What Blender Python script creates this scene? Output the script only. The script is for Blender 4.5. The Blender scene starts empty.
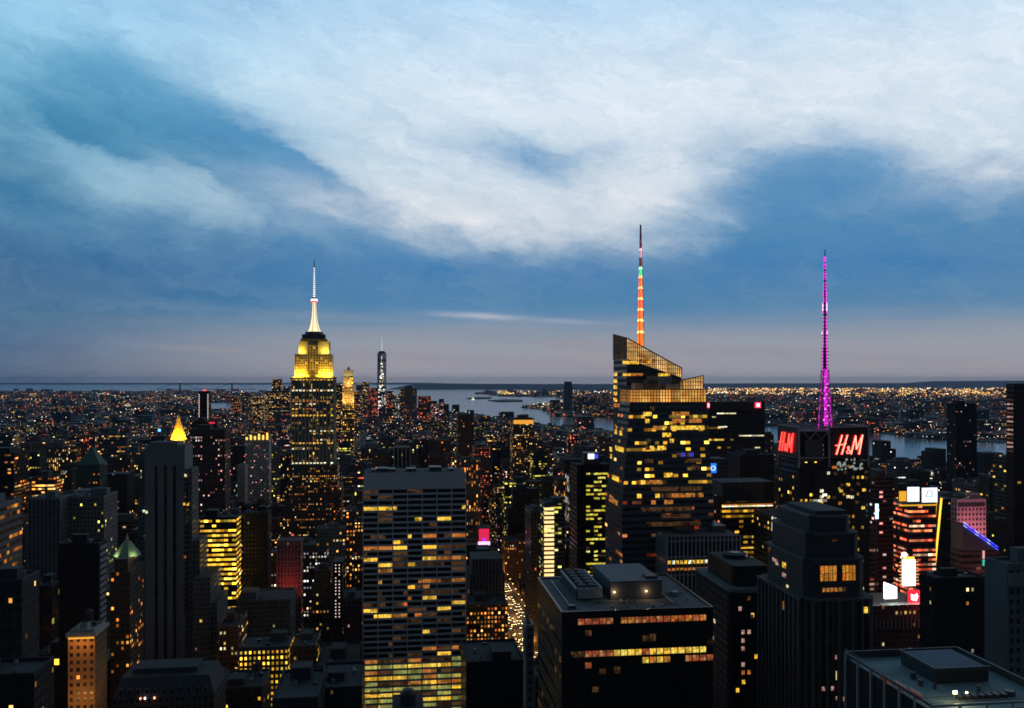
import bpy, math, random
from math import radians, sin, cos, tan, atan, pi, sqrt, floor
random.seed(11)
C = bpy.context.scene
COL = C.collection
F = 870.0; CX = 512.0; HZ = 380.0; EYE = 260.0
TH = atan(112 / F)                      # the street grid is turned this much to the view
cT, sT = cos(TH), sin(TH)
FAR = 60000.0

# ------------------------------------------------------------------ camera
cam = bpy.data.cameras.new('camera'); camo = bpy.data.objects.new('camera', cam); COL.objects.link(camo)
camo.location = (0, 0, EYE); camo.rotation_euler = (radians(90), 0, 0)
cam.sensor_width = 36; cam.lens = F / 1024 * 36; cam.shift_y = (HZ - 354) / 1024.0
cam.clip_start = 1; cam.clip_end = 200000
C.camera = camo

# ------------------------------------------------------------------ node helpers
class S:
    def __init__(s, nt, v): s.nt = nt; s.v = v
    def _m(s, op, *o):
        n = s.nt.nodes.new('ShaderNodeMath'); n.operation = op
        for i, q in enumerate((s,) + o):
            q = q.v if isinstance(q, S) else q
            if isinstance(q, (int, float)): n.inputs[i].default_value = q
            else: s.nt.links.new(q, n.inputs[i])
        return S(s.nt, n.outputs[0])
    def __add__(s, o): return s._m('ADD', o)
    def __radd__(s, o): return s._m('ADD', o)
    def __sub__(s, o): return s._m('SUBTRACT', o)
    def __rsub__(s, o): return S(s.nt, float(o))._m('SUBTRACT', s)
    def __mul__(s, o): return s._m('MULTIPLY', o)
    def __rmul__(s, o): return s._m('MULTIPLY', o)
    def __truediv__(s, o): return s._m('DIVIDE', o)
    def __pow__(s, o): return s._m('POWER', o)
    def __lt__(s, o): return s._m('LESS_THAN', o)
    def __gt__(s, o): return s._m('GREATER_THAN', o)
    def floor(s): return s._m('FLOOR')
    def fract(s): return s._m('FRACT')
    def abs(s): return s._m('ABSOLUTE')
    def exp(s): return s._m('EXPONENT')
    def max(s, o): return s._m('MAXIMUM', o)
    def min(s, o): return s._m('MINIMUM', o)
    def clamp(s): return s._m('MAXIMUM', 0.0)._m('MINIMUM', 1.0)
    def sm(s, a, b):                     # smoothstep
        n = s.nt.nodes.new('ShaderNodeMapRange'); n.interpolation_type = 'SMOOTHSTEP'
        s.nt.links.new(s.v, n.inputs[0]); n.inputs[1].default_value = a; n.inputs[2].default_value = b
        n.inputs[3].default_value = 0; n.inputs[4].default_value = 1
        return S(s.nt, n.outputs[0])
def xyz(nt, v):
    n = nt.nodes.new('ShaderNodeSeparateXYZ'); nt.links.new(v, n.inputs[0]); return [S(nt, o) for o in n.outputs]
def comb(nt, *a):
    n = nt.nodes.new('ShaderNodeCombineXYZ')
    for i, q in enumerate(a):
        q = q.v if isinstance(q, S) else q
        if isinstance(q, (int, float)): n.inputs[i].default_value = q
        else: nt.links.new(q, n.inputs[i])
    return n.outputs[0]
def white(nt, *a):
    n = nt.nodes.new('ShaderNodeTexWhiteNoise'); n.noise_dimensions = '3D'
    nt.links.new(comb(nt, *a), n.inputs['Vector']); return S(nt, n.outputs['Value'])
def noise(nt, vec, scale, detail=4, rough=.55, dist=0):
    n = nt.nodes.new('ShaderNodeTexNoise'); n.inputs['Scale'].default_value = scale
    n.inputs['Detail'].default_value = detail; n.inputs['Roughness'].default_value = rough
    n.inputs['Distortion'].default_value = dist
    if vec is not None: nt.links.new(vec, n.inputs['Vector'])
    return S(nt, n.outputs[0])
def mixc(nt, f, a, b, mode='MIX'):
    n = nt.nodes.new('ShaderNodeMix'); n.data_type = 'RGBA'; n.blend_type = mode
    f = f.v if isinstance(f, S) else f
    if isinstance(f, (int, float)): n.inputs[0].default_value = f
    else: nt.links.new(f, n.inputs[0])
    for k, q in ((6, a), (7, b)):
        if isinstance(q, tuple): n.inputs[k].default_value = (*q[:3], 1)
        else: nt.links.new(q, n.inputs[k])
    return n.outputs[2]
def ramp(nt, f, stops, interp='LINEAR'):
    n = nt.nodes.new('ShaderNodeValToRGB'); n.color_ramp.interpolation = interp
    e = n.color_ramp.elements
    while len(e) < len(stops): e.new(0.5)
    for i, (p, c) in enumerate(sorted(stops, key=lambda t: t[0])):
        e[i].position = p; e[i].color = (*c, 1) if len(c) == 3 else c
    nt.links.new(f.v, n.inputs[0]); return n.outputs[0]
def lin(r, g, b):
    f = lambda v: (v / 255 / 12.92) if v < 10 else ((v / 255 + .055) / 1.055) ** 2.4
    return (f(r), f(g), f(b))

# ------------------------------------------------------------------ sky
W = bpy.data.worlds.new('World'); C.world = W; W.use_nodes = True
nt = W.node_tree; nt.nodes.clear()
tc = nt.nodes.new('ShaderNodeTexCoord').outputs['Generated']
dx, dy, dz = xyz(nt, tc)
az = dx._m('ARCTAN2', dy)               # 0 along the view, right positive (radians)
el = dz._m('ARCSINE')
def AZ(px): return atan((px - CX) / F)
def EL(py, px=512): return atan((HZ - py) / F * cos(AZ(px)))
# domain warp so that no edge is geometric
wv = comb(nt, az * 3.0, el * 7.0, 0.0)
w1 = noise(nt, wv, 2.2, 8, .68) - .5
w2 = noise(nt, comb(nt, az * 3.0, el * 7.0, 7.3), 2.2, 8, .68) - .5
aw = az + w1 * .10; ew = el + w2 * .055
# streaks fanning from the lower left to the upper right and back
ca, sa = cos(radians(20)), sin(radians(20))
ua = aw * ca - ew * sa; va = aw * sa + ew * ca       # falls to the right
st = noise(nt, comb(nt, ua * 3.0, va * 13.0, 1.7), 1.6, 8, .62, .6)
st2 = noise(nt, comb(nt, aw * 7.0, ew * 13.0, 4.0), 1.8, 7, .6, .3)
fine = noise(nt, comb(nt, aw * 16, ew * 36.0, 9.0), 2.0, 6, .65)
# lower edge of the cloud sheet as a function of azimuth
lo, hi = AZ(-60), AZ(1084)
t = (az - lo) / (hi - lo)
edge_pts = [(-60, 232), (60, 240), (160, 246), (260, 240), (380, 252), (480, 262), (590, 268), (680, 262), (730, 240), (775, 205), (830, 190), (885, 215), (940, 222), (990, 212), (1084, 200)]
edge = ramp(nt, t, [((AZ(a) - lo) / (hi - lo), (EL(b, a) * 2,) * 3) for a, b in edge_pts], 'B_SPLINE')
edge = S(nt, edge) * .5
d = ew - edge
cover = (d + (st2 - .5) * .07 + (st - .5) * .05).sm(-.03, .085)
def sq(x): return x * x
def blob(px, py, rx, ry, rot):
    a0, e0 = AZ(px), EL(py, px); c, s_ = cos(radians(rot)), sin(radians(rot))
    x = (aw - a0) * (c * F / rx) + (ew - e0) * (s_ * F / rx); y = (ew - e0) * (c * F / ry) - (aw - a0) * (s_ * F / ry)
    return (sq(x) + sq(y)) * -1.0
holes = None
for b in [(235, 150, 125, 38, -24, .98), (150, 120, 60, 25, -30, .35), (330, 186, 60, 14, -30, .75), (105, 142, 46, 13, -22, .8), (10, 120, 90, 60, 0, .5), (20, 190, 60, 22, -15, .55), (545, 170, 50, 24, -20, .48), (600, 150, 40, 14, 10, .25), (500, 140, 50, 16, -10, .2), (470, 150, 60, 30, 0, .22),
          (838, 172, 66, 34, -10, .95), (925, 196, 66, 20, 20, .7), (760, 190, 50, 22, 0, .4), (720, 150, 60, 20, 0, .28), (700, 215, 70, 20, 10, .3), (120, 60, 140, 40, 10, .22)]:
    g = blob(*b[:5]).exp() * b[5]
    g = g * 1.22; holes = g if holes is None else holes + g
lights = None
for b in [(430, 215, 190, 20, -9, .75), (615, 190, 40, 20, -10, .65), (655, 195, 34, 18, 0, .5), (560, 236, 90, 16, -12, .7), (330, 210, 80, 14, -8, .45), (950, 185, 90, 16, 10, .6), (620, 90, 260, 60, 0, .3), (860, 90, 200, 60, 8, .3), (120, 200, 120, 10, -8, .3), (60, 178, 90, 8, -8, .2)]:
    g = blob(*b[:5]).exp() * b[5]
    lights = g if lights is None else lights + g
dens = (cover * (1.02 - holes * (.55 + st2 * .9)) + (st - .5) * .55 * cover + (st2 - .5) * .5 * cover + (fine - .5) * .28 * cover).clamp().sm(-.04, .98)
# clear air behind, by elevation
te = (el / .52).clamp()
def eh(py): return max(0, min(1, EL(py) / .52))
blue = ramp(nt, te, [(0, lin(160, 156, 164)), (eh(366), lin(164, 158, 165)), (eh(345), lin(152, 157, 168)), (eh(325), lin(102, 138, 172)), (eh(304), lin(70, 128, 174)), (eh(272), lin(60, 124, 178)), (eh(240), lin(68, 132, 182)), (eh(150), lin(84, 146, 194)), (eh(20), lin(150, 200, 238)), (1, lin(110, 160, 205))])
blue_l = ramp(nt, te, [(0, lin(70, 92, 122)), (eh(366), lin(72, 98, 128)), (eh(345), lin(64, 102, 140)), (eh(320), lin(58, 106, 144)), (eh(285), lin(44, 98, 146)), (eh(240), lin(50, 112, 158)), (eh(150), lin(62, 134, 174)), (eh(20), lin(120, 188, 226)), (1, lin(100, 155, 200))])
side = az.sm(AZ(-80), AZ(420))
base = mixc(nt, side, blue_l, blue)
cl_w = ramp(nt, te, [(0, lin(170, 178, 190)), (eh(250), lin(184, 202, 218)), (eh(200), lin(200, 216, 230)), (eh(90), lin(208, 229, 246)), (eh(5), lin(182, 216, 244)), (1, lin(150, 190, 225))])
cl_l = ramp(nt, te, [(0, lin(90, 130, 160)), (eh(240), lin(112, 166, 196)), (eh(170), lin(140, 190, 216)), (eh(60), lin(150, 204, 236)), (1, lin(128, 180, 218))])
cl = mixc(nt, az.sm(AZ(-40), AZ(480)), cl_l, cl_w)
skyc = mixc(nt, dens, base, cl)
skyc = mixc(nt, (lights * cover * (.3 + st * .9) * (.55 + fine * .8)).clamp(), skyc, mixc(nt, az.sm(AZ(60), AZ(420)), lin(168, 206, 220), lin(224, 229, 236)))
ridge_ = 1.0 - (fine * 2.0 - 1.0).abs()
wisp = noise(nt, comb(nt, ua * 9.0 + w1 * 1.2, va * 34.0 + w2 * 1.2, 5.5), 1.5, 8, .68, .8)
det = (cover + .12).min(1.0) * ((wisp - .5) * .55 + (ridge_ - .62) * .16 + (st - .5) * .35)
dk = 1.0 + det
skyc = mixc(nt, 1.0, skyc, comb(nt, dk, dk * .6 + .4, dk * .35 + .65), 'MULTIPLY')
mot = noise(nt, comb(nt, ua * 5.0 + w2 * 2.0, va * 11.0 + w1 * 2.0, 12.0), 1.9, 8, .66, .5)
skyc = mixc(nt, ((mot - .36) * 1.7).clamp() * (1.0 - cover) * .62, skyc, lin(122, 152, 178))
dk = 1.0 + (mot - .5) * .55 * (cover * .75 + .25)
skyc = mixc(nt, 1.0, skyc, comb(nt, dk, dk * .75 + .25, dk * .5 + .5), 'MULTIPLY')
# low grey veil and thin bright streaks near the horizon
vn = noise(nt, comb(nt, az * 3.0, el * 45.0, 3.0), 1.6, 5, .6)
veil = (EL(316) - el + (vn - .5) * .035).sm(-.006, .022)
skyc = mixc(nt, veil * side * (.1 + vn * .5), skyc, lin(156, 156, 166))
for (px, py, rx, ry, k, c) in [(205, 349, 60, 3.0, .6, (150, 150, 160)), (480, 316, 38, 3.0, .8, (185, 190, 205)), (565, 321, 34, 2.5, .5, (165, 175, 195)), (420, 322, 200, 4, .3, (140, 155, 175)), (100, 322, 120, 5, .25, (95, 130, 155)), (720, 352, 240, 6, .35, (140, 142, 156)), (460, 360, 200, 5, .25, (140, 135, 150)), (880, 300, 200, 5, .2, (90, 130, 165))]:
    a0, e0 = AZ(px), EL(py, px)
    x = (aw - a0) * (F / rx); y = (el + w2 * .01 - e0 + (az - a0) * .05) * (F / ry)
    skyc = mixc(nt, ((sq(x) + sq(y)) * -1.0).exp() * k, skyc, lin(*c))
# the half of the sky behind the viewer is already in night
front = dy.sm(-.35, .75)
dim = front * .80 + .20
hi_dim = 1.0 - el.sm(.46, .9) * .78
dim = dim * hi_dim
skyc = mixc(nt, 1.0, skyc, comb(nt, dim, dim, dim), 'MULTIPLY')
grain = noise(nt, comb(nt, az * 1.0, el * 1.0, 2.0), 420, 2, .7)
gk = 1.0 + (grain - .5) * .16
skyc = mixc(nt, 1.0, skyc, comb(nt, gk, gk, gk), 'MULTIPLY')
bg = nt.nodes.new('ShaderNodeBackground'); nt.links.new(skyc, bg.inputs[0]); bg.inputs[1].default_value = 0.97
sk = nt.nodes.new('ShaderNodeTexSky'); sk.sky_type = 'NISHITA'; sk.sun_disc = False
SUN_EL = 1.5; SUN_AZ = 78                # the sun has just gone down to the right
sk.sun_elevation = radians(SUN_EL); sk.sun_rotation = radians(SUN_AZ)
bg2 = nt.nodes.new('ShaderNodeBackground'); nt.links.new(sk.outputs[0], bg2.inputs[0]); bg2.inputs[1].default_value = 0.008
ad = nt.nodes.new('ShaderNodeAddShader'); nt.links.new(bg.outputs[0], ad.inputs[0]); nt.links.new(bg2.outputs[0], ad.inputs[1])
wo = nt.nodes.new('ShaderNodeOutputWorld'); nt.links.new(ad.outputs[0], wo.inputs[0])
W.cycles.sampling_method = 'MANUAL'; W.cycles.sample_map_resolution = 512

sun = bpy.data.lights.new('sun', 'SUN'); sun.energy = .05; sun.angle = radians(20); sun.color = (1, .8, .7)
suno = bpy.data.objects.new('sun', sun); COL.objects.link(suno)
suno.rotation_euler = (radians(90 - 4), 0, radians(180 - SUN_AZ))
C.view_settings.view_transform = 'Standard'; C.view_settings.look = 'None'; C.view_settings.exposure = 0; C.view_settings.gamma = 1
C.cycles.use_denoising = True; C.cycles.max_bounces = 4; C.cycles.diffuse_bounces = 2; C.cycles.glossy_bounces = 2
C.cycles.volume_bounces = 0; C.cycles.sample_clamp_indirect = 2.0; C.cycles.use_adaptive_sampling = True
C.render.film_transparent = False; C.cycles.pixel_filter_type = 'BLACKMAN_HARRIS'; C.cycles.filter_width = 1.7

# ------------------------------------------------------------------ materials
MATS = {}
def newmat(name):
    m = bpy.data.materials.new(name); m.use_nodes = True; m.node_tree.nodes.clear(); return m
def finish(m, surf):
    o = m.node_tree.nodes.new('ShaderNodeOutputMaterial'); m.node_tree.links.new(surf, o.inputs[0]); return m
def plain(name, col, rough=.8, var=.25, scale=.15, metal=0, spec=.5):
    if name in MATS: return MATS[name]
    m = newmat(name); nt = m.node_tree
    b = nt.nodes.new('ShaderNodeBsdfPrincipled')
    tc = nt.nodes.new('ShaderNodeTexCoord').outputs['Object']
    n = noise(nt, tc, scale, 6, .65)
    n2 = noise(nt, tc, scale * 9, 4, .6)
    k = 1.0 + (n - .5) * (2 * var) + (n2 - .5) * var
    c = mixc(nt, 1.0, tuple(col), comb(nt, k, k, k), 'MULTIPLY')
    nt.links.new(c, b.inputs['Base Color']); b.inputs['Roughness'].default_value = rough
    b.inputs['Metallic'].default_value = metal; b.inputs['Specular IOR Level'].default_value = spec
    MATS[name] = finish(m, b.outputs[0]); return m
def emit(name, col, strength, sample=False):
    if name in MATS: return MATS[name]
    m = newmat(name); nt = m.node_tree
    e = nt.nodes.new('ShaderNodeEmission'); e.inputs[0].default_value = (*col, 1); e.inputs[1].default_value = strength
    finish(m, e.outputs[0])
    if not sample: m.cycles.emission_sampling = 'NONE'
    MATS[name] = m; return m
PAL = {'warm': [(0, (1, .42, .06)), (.35, (1, .58, .14)), (.7, (1, .80, .38)), (.88, (1, .93, .72)), (.96, (1, .12, .05))],
       'orange': [(0, (1, .26, .03)), (.5, (1, .40, .06)), (.85, (1, .6, .2))],
       'yellow': [(0, (1, .45, .03)), (.4, (1, .56, .04)), (.8, (1, .68, .10))],
       'green': [(0, (.9, .75, .08)), (.5, (.95, .85, .15)), (.85, (1, .95, .35))],
       'white': [(0, (1, .85, .6)), (.4, (1, .95, .85)), (.75, (.85, .92, 1)), (.9, (1, .5, .3))],
       'red': [(0, (1, .12, .05)), (.45, (1, .25, .10)), (.8, (1, .55, .35))],
       'pink': [(0, (1, .35, .30)), (.5, (1, .6, .5)), (.8, (1, .85, .8))]}
WALLS = {'stone': (.17, .16, .145), 'brick': (.13, .07, .055), 'brown': (.09, .07, .06), 'dark': (.035, .036, .04), 'black': (.018, .018, .022), 'glass': (.075, .085, .10),
         'concrete': (.22, .22, .22), 'pale': (.42, .41, .39), 'granite': (.09, .055, .05), 'grey': (.12, .125, .135), 'orange': (.2, .125, .07), 'pink': (.5, .3, .32), 'green': (.05, .09, .075), 'redlit': (.3, .12, .1)}  # redlit and orange have the coloured light mixed into the wall colour
STY = {'punch': (.46, .5), 'strip': (.97, .46), 'curtain': (.9, .82), 'rib': (.42, .9), 'bay': (.8, .5)}
def fac(wall='stone', style='punch', lit=1, pal='warm', k=1.0):
    key = ('fac', wall, style, lit, pal, k)
    if key in MATS: return MATS[key]
    p1, p2 = {0: (.004, 0), 1: (.035, .012), 2: (.09, .045), 3: (.2, .16), 4: (.42, .45), 5: (.9, 1.3)}[lit]
    fw, fh = STY[style]
    m = newmat('%s_wall_with_%s_windows' % (wall, style)); nt = m.node_tree
    uv = nt.nodes.new('ShaderNodeUVMap').outputs[0]; u, v, _ = xyz(nt, uv)
    rnd = S(nt, nt.nodes.new('ShaderNodeObjectInfo').outputs['Random']) * 91.7
    cu, cv, fu, fv = u.floor(), v.floor(), u.fract(), v.fract()
    mask = ((fu - .5).abs() < fw / 2) * ((fv - .5).abs() < fh / 2)
    r1 = white(nt, cu, cv, rnd); r2 = white(nt, (cu / 5.0).floor(), cv, rnd + 3.0)
    r3 = white(nt, cv, rnd + 11.0, 2.0); r4 = white(nt, cu, cv, rnd + 5.0); r5 = white(nt, (cu / 2.0).floor(), cv, rnd + 8.0)
    tall = noise(nt, comb(nt, cu * .15, cv * .12, rnd), 1.0, 2) * 2.0
    lt = (r1 < r3 * tall * (2.2 * p1)).max((r2 < r3 * (1.6 * p2)) * (r4 > .12))
    br = (r4 * r4 * r4 * 1.9 + .16) * (.45 + r2 * .8)
    inn = .65 + .7 * noise(nt, uv, 3.3, 2)          # curtains, blinds and ceilings behind the panes
    e = nt.nodes.new('ShaderNodeEmission')
    nt.links.new(ramp(nt, r5, PAL[pal], 'CONSTANT'), e.inputs[0])
    nt.links.new((lt * mask * br * inn * (1.9 * k)).v, e.inputs[1])
    b = nt.nodes.new('ShaderNodeBsdfPrincipled')
    tc = nt.nodes.new('ShaderNodeTexCoord').outputs['Object']
    n = noise(nt, tc, .05, 6, .7); kk = .7 + n * .6 + (white(nt, cu, cv, rnd + 20.0) - .5) * .12
    wc = mixc(nt, 1.0, WALLS[wall], comb(nt, kk, kk, kk), 'MULTIPLY')
    g = white(nt, cu, cv, rnd + 30.0) * .022 + .006
    nt.links.new(mixc(nt, mask, wc, comb(nt, g, g * 1.1, g * 1.3)), b.inputs['Base Color'])
    nt.links.new((.85 - mask * .65).v, b.inputs['Roughness'])
    nt.links.new((.25 + mask * .3).v, b.inputs['Specular IOR Level'])
    a = nt.nodes.new('ShaderNodeAddShader'); nt.links.new(b.outputs[0], a.inputs[0]); nt.links.new(e.outputs[0], a.inputs[1])
    finish(m, a.outputs[0]); m.cycles.emission_sampling = 'NONE'; MATS[key] = m; return m
def litglass(name, cols, strength, pane=2.4, vary=.8):
    if name in MATS: return MATS[name]
    m = newmat(name); nt = m.node_tree
    tc = nt.nodes.new('ShaderNodeTexCoord').outputs['Object']; x, y, z = xyz(nt, tc)
    rnd = S(nt, nt.nodes.new('ShaderNodeObjectInfo').outputs['Random']) * 57.1
    q = (x + y) / pane
    r = white(nt, q.floor(), rnd, (z / 3.5).floor())
    seg = white(nt, (q / 3.0).floor(), rnd + 2.0, (z / 3.5).floor())
    n = noise(nt, tc, 1.3, 5, .7)
    mull = 1.0 - (q.fract() < .07) * .8
    e = nt.nodes.new('ShaderNodeEmission')
    nt.links.new(ramp(nt, (r * .5 + seg * .5), [(i / len(cols), c) for i, c in enumerate(cols)], 'CONSTANT'), e.inputs[0])
    nt.links.new(((1.0 - vary + vary * (r * .5 + seg * 1.2)) * (n.sm(.25, .72) * 1.25 + .2) * mull * strength).v, e.inputs[1])
    b = nt.nodes.new('ShaderNodeBsdfPrincipled'); b.inputs['Base Color'].default_value = (.02, .022, .026, 1); b.inputs['Roughness'].default_value = .15
    a = nt.nodes.new('ShaderNodeAddShader'); nt.links.new(b.outputs[0], a.inputs[0]); nt.links.new(e.outputs[0], a.inputs[1])
    finish(m, a.outputs[0]); m.cycles.emission_sampling = 'NONE'; MATS[name] = m; return m
GL = plain('dark_window_glass', (.012, .014, .018), .12, .3, .4)
L_Y = litglass('lit_window_yellow', [(1, .52, .04), (1, .64, .08), (1, .48, .03)], 1.2)
L_O = litglass('lit_window_orange', [(1, .30, .04), (1, .42, .08), (1, .22, .03)], .5)
L_D = litglass('lit_window_dim', [(1, .40, .12), (1, .5, .18), (.9, .35, .15)], .075, vary=1)
L_W = litglass('lit_window_pale', [(1, .92, .6), (1, .85, .45), (.9, 1, .8)], 1.3)
L_G = litglass('lit_window_green', [(.8, .8, .16), (.7, .75, .2), (.95, .75, .12)], .5)
L_P = litglass('lit_window_pink', [(1, .45, .4), (1, .6, .5)], .5)
ROOF = plain('dark_roof_membrane', (.045, .047, .052), .9, .35, .12)
ROOF2 = plain('gravel_roof', (.10, .10, .105), .9, .35, .1)
STEEL = plain('dark_steel', (.05, .05, .055), .5, .2, .5)
GREYM = plain('grey_metal', (.22, .23, .25), .5, .2, .3)
WOOD = plain('tank_wood', (.07, .05, .04), .9, .3, .8)
ASPH = plain('asphalt', (.045, .045, .048), .85, .3, .08)
PAVE = plain('pavement', (.16, .155, .15), .9, .25, .1)

# ------------------------------------------------------------------ meshes
class MB:
    def __init__(s): s.v = []; s.f = []; s.m = []; s.uv = []; s.mats = []
    def mi(s, m):
        if m not in s.mats: s.mats.append(m)
        return s.mats.index(m)
    def face(s, pts, m, uv=None):
        i = len(s.v); s.v += [tuple(p) for p in pts]; s.f.append(tuple(range(i, i + len(pts))))
        s.m.append(s.mi(m)); s.uv += (uv or [(0, 0)] * len(pts)); return s
    def prism(s, poly, z0, z1, side, top=None, cw=3.5, ch=3.8, ztop=None, bottom=False):
        """poly counter-clockwise; ztop may give a height per corner"""
        n = len(poly); zt = ztop or [z1] * n; u = 0
        for i in range(n):
            a, b = poly[i], poly[(i + 1) % n]; L = math.hypot(b[0] - a[0], b[1] - a[1]); k = max(1, round(L / cw))
            za, zb = zt[i], zt[(i + 1) % n]
            s.face([(a[0], a[1], z0), (b[0], b[1], z0), (b[0], b[1], zb), (a[0], a[1], za)], side,
                   [(u, z0 / ch), (u + k, z0 / ch), (u + k, zb / ch), (u, za / ch)])
            u += k
        s.face([(p[0], p[1], zt[i]) for i, p in enumerate(poly)], top or side, [(p[0] / cw, p[1] / cw) for p in poly])
        if bottom: s.face([(p[0], p[1], z0) for p in reversed(poly)], side)
        return s
    def box(s, x0, x1, y0, y1, z0, z1, side, top=None, cw=3.5, ch=3.8, bottom=True):
        return s.prism([(x0, y0), (x1, y0), (x1, y1), (x0, y1)], z0, z1, side, top, cw, ch, bottom=bottom)
    def cone(s, cx, cy, r0, r1, z0, z1, m, n=12, ph=0, cap=True, m2=None):
        P = [(cos(ph + 2 * pi * i / n), sin(ph + 2 * pi * i / n)) for i in range(n)]
        for i in range(n):
            a, b = P[i], P[(i + 1) % n]
            q = [(cx + a[0] * r0, cy + a[1] * r0, z0), (cx + b[0] * r0, cy + b[1] * r0, z0), (cx + b[0] * r1, cy + b[1] * r1, z1), (cx + a[0] * r1, cy + a[1] * r1, z1)]
            if r1 < 1e-4: q = q[:3]
            s.face(q, m)
        if cap and r1 > 1e-4: s.face([(cx + a[0] * r1, cy + a[1] * r1, z1) for a in P], m2 or m)
        if cap and r0 > 1e-4: s.face([(cx + a[0] * r0, cy + a[1] * r0, z0) for a in reversed(P)], m2 or m)
        return s
    def bar(s, a, b, r, m, n=4):
        """square/round bar between two points"""
        from mathutils import Vector
        a, b = Vector(a), Vector(b); d = (b - a); L = d.length
        if L < 1e-6: return s
        d.normalize(); up = Vector((0, 0, 1)) if abs(d.z) < .95 else Vector((1, 0, 0))
        e1 = d.cross(up).normalized(); e2 = d.cross(e1)
        P = [e1 * cos(2 * pi * (i + .5) / n) * r + e2 * sin(2 * pi * (i + .5) / n) * r for i in range(n)]
        for i in range(n):
            p, q = P[i], P[(i + 1) % n]; s.face([a + q, a + p, b + p, b + q], m)
        s.face([a + p for p in P], m); s.face([b + p for p in reversed(P)], m)
        return s
    def build(s, name, parent=None, loc=(0, 0, 0), rz=0):
        me = bpy.data.meshes.new(name); me.from_pydata(s.v, [], s.f)
        for m in s.mats: me.materials.append(m)
        me.polygons.foreach_set('material_index', s.m)
        l = me.uv_layers.new(name='UVMap'); fl = [c for p in s.uv for c in p]; l.data.foreach_set('uv', fl)
        me.update()
        o = bpy.data.objects.new(name, me); COL.objects.link(o); o.location = loc; o.rotation_euler = (0, 0, rz)
        if parent: o.parent = parent
        return o
def tag(o, label, cat, group=None):
    o['label'] = label; o['category'] = cat
    if group: o['group'] = group
    return o
def struct(o, kind='structure'): o['kind'] = kind; return o
def Z(py, Y): return EYE - (py - HZ) / F * Y
def X(px, Y): return (px - CX) / F * Y
FOOT = []        # footprints (v0,v1,u0,u1) in the street frame
class B:
    """a building in the street frame: x0..x1 is its front face, Y the distance of the front left corner"""
    def __init__(s, name, label, cat, x0, x1, Y, depth, ytop=None, h=None, group=None, foot=True):
        t0, t1 = (x0 - CX) / F, (x1 - CX) / F; P0 = t0 * Y
        s.w = (t1 * Y - P0) / (cT - t1 * sT); s.d = depth; s.Y = Y; s.h = h if h is not None else Z(ytop, Y)
        mx = P0 + s.w / 2 * cT - depth / 2 * sT; my = Y + s.w / 2 * sT + depth / 2 * cT
        s.root = bpy.data.objects.new(name, None); COL.objects.link(s.root)
        s.root.location = (mx, my, 0); s.root.rotation_euler = (0, 0, TH); s.root.empty_display_size = 5
        tag(s.root, label, cat, group); s.W = s.w / 2; s.D = s.d / 2; s.x0 = x0; s.x1 = x1
        v = mx * cT + my * sT; u = -mx * sT + my * cT
        if foot: FOOT.append((v - s.W, v + s.W, u - s.D, u + s.D))
    def lx(s, px, y=None):              # local x of the point at depth y (default the front face) seen at px
        if y is None: y = -s.D
        t = (px - CX) / F; rx, ry, _ = s.root.location
        return (t * (ry + y * cT) - rx + y * sT) / (cT - t * sT)
    def lz(s, py, back=0): return EYE - (py - HZ) / F * (s.Y + back)
    def put(s, mb, name, parent=None): return mb.build(name, parent or s.root)
    def world(s, x, y, z=0):
        l = s.root.location; return (l[0] + x * cT - y * sT, l[1] + x * sT + y * cT, z)
WM = {}
def wmesh(w, h, mat, axis):
    k = (round(w, 2), round(h, 2), mat.name, axis)
    if k not in WM:
        mb = MB(); t = .12
        if axis == 'x': mb.box(-w / 2, w / 2, -t, 0, -h / 2, h / 2, mat)
        else: mb.box(-t, t, -w / 2, w / 2, -h / 2, h / 2, mat)
        o = mb.build('window'); WM[k] = o.data; bpy.data.objects.remove(o)
    return WM[k]
def windows(b, cells, parent=None, cap=100):
    """cells: (face, along, z, w, h, mat); the first 100 are parts of their own, the rest one part"""
    r = MB(); t = .12
    for i, (face, a, z, w, h, m, off) in enumerate(cells):
        if face == 'f': p = (a, -b.D - off, z)
        elif face == 'l': p = (-b.W - off, a, z)
        else: p = (b.W + off, a, z)
        if i < cap:
            o = bpy.data.objects.new('window', wmesh(w, h, m, 'x' if face == 'f' else 'y')); COL.objects.link(o)
            o.parent = parent or b.root; o.location = p
        elif face == 'f': r.box(a - w / 2, a + w / 2, p[1] - t, p[1], z - h / 2, z + h / 2, m)
        else: r.box(p[0] - t, p[0] + t, a - w / 2, a + w / 2, z - h / 2, z + h / 2, m)
    if r.v: o = r.build('window', parent or b.root); o['kind'] = 'stuff'
def lamp(b, kind, name, pos, energy, color, size=1.0, aim=None, spot=60, world=False):
    l = bpy.data.lights.new(name, kind); l.energy = energy; l.color = color
    if kind == 'AREA': l.shape = 'RECTANGLE'; l.size = size if not isinstance(size, tuple) else size[0]; l.size_y = size if not isinstance(size, tuple) else size[1]
    elif kind == 'SPOT': l.shadow_soft_size = size; l.spot_size = radians(spot); l.spot_blend = .6
    else: l.shadow_soft_size = size
    o = bpy.data.objects.new(name, l); COL.objects.link(o); o.location = pos
    if b is not None: o.parent = b.root
    if aim is not None:
        from mathutils import Vector
        o.rotation_euler = (Vector(aim) - Vector(pos)).to_track_quat('-Z', 'Y').to_euler()
    return o

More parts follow.
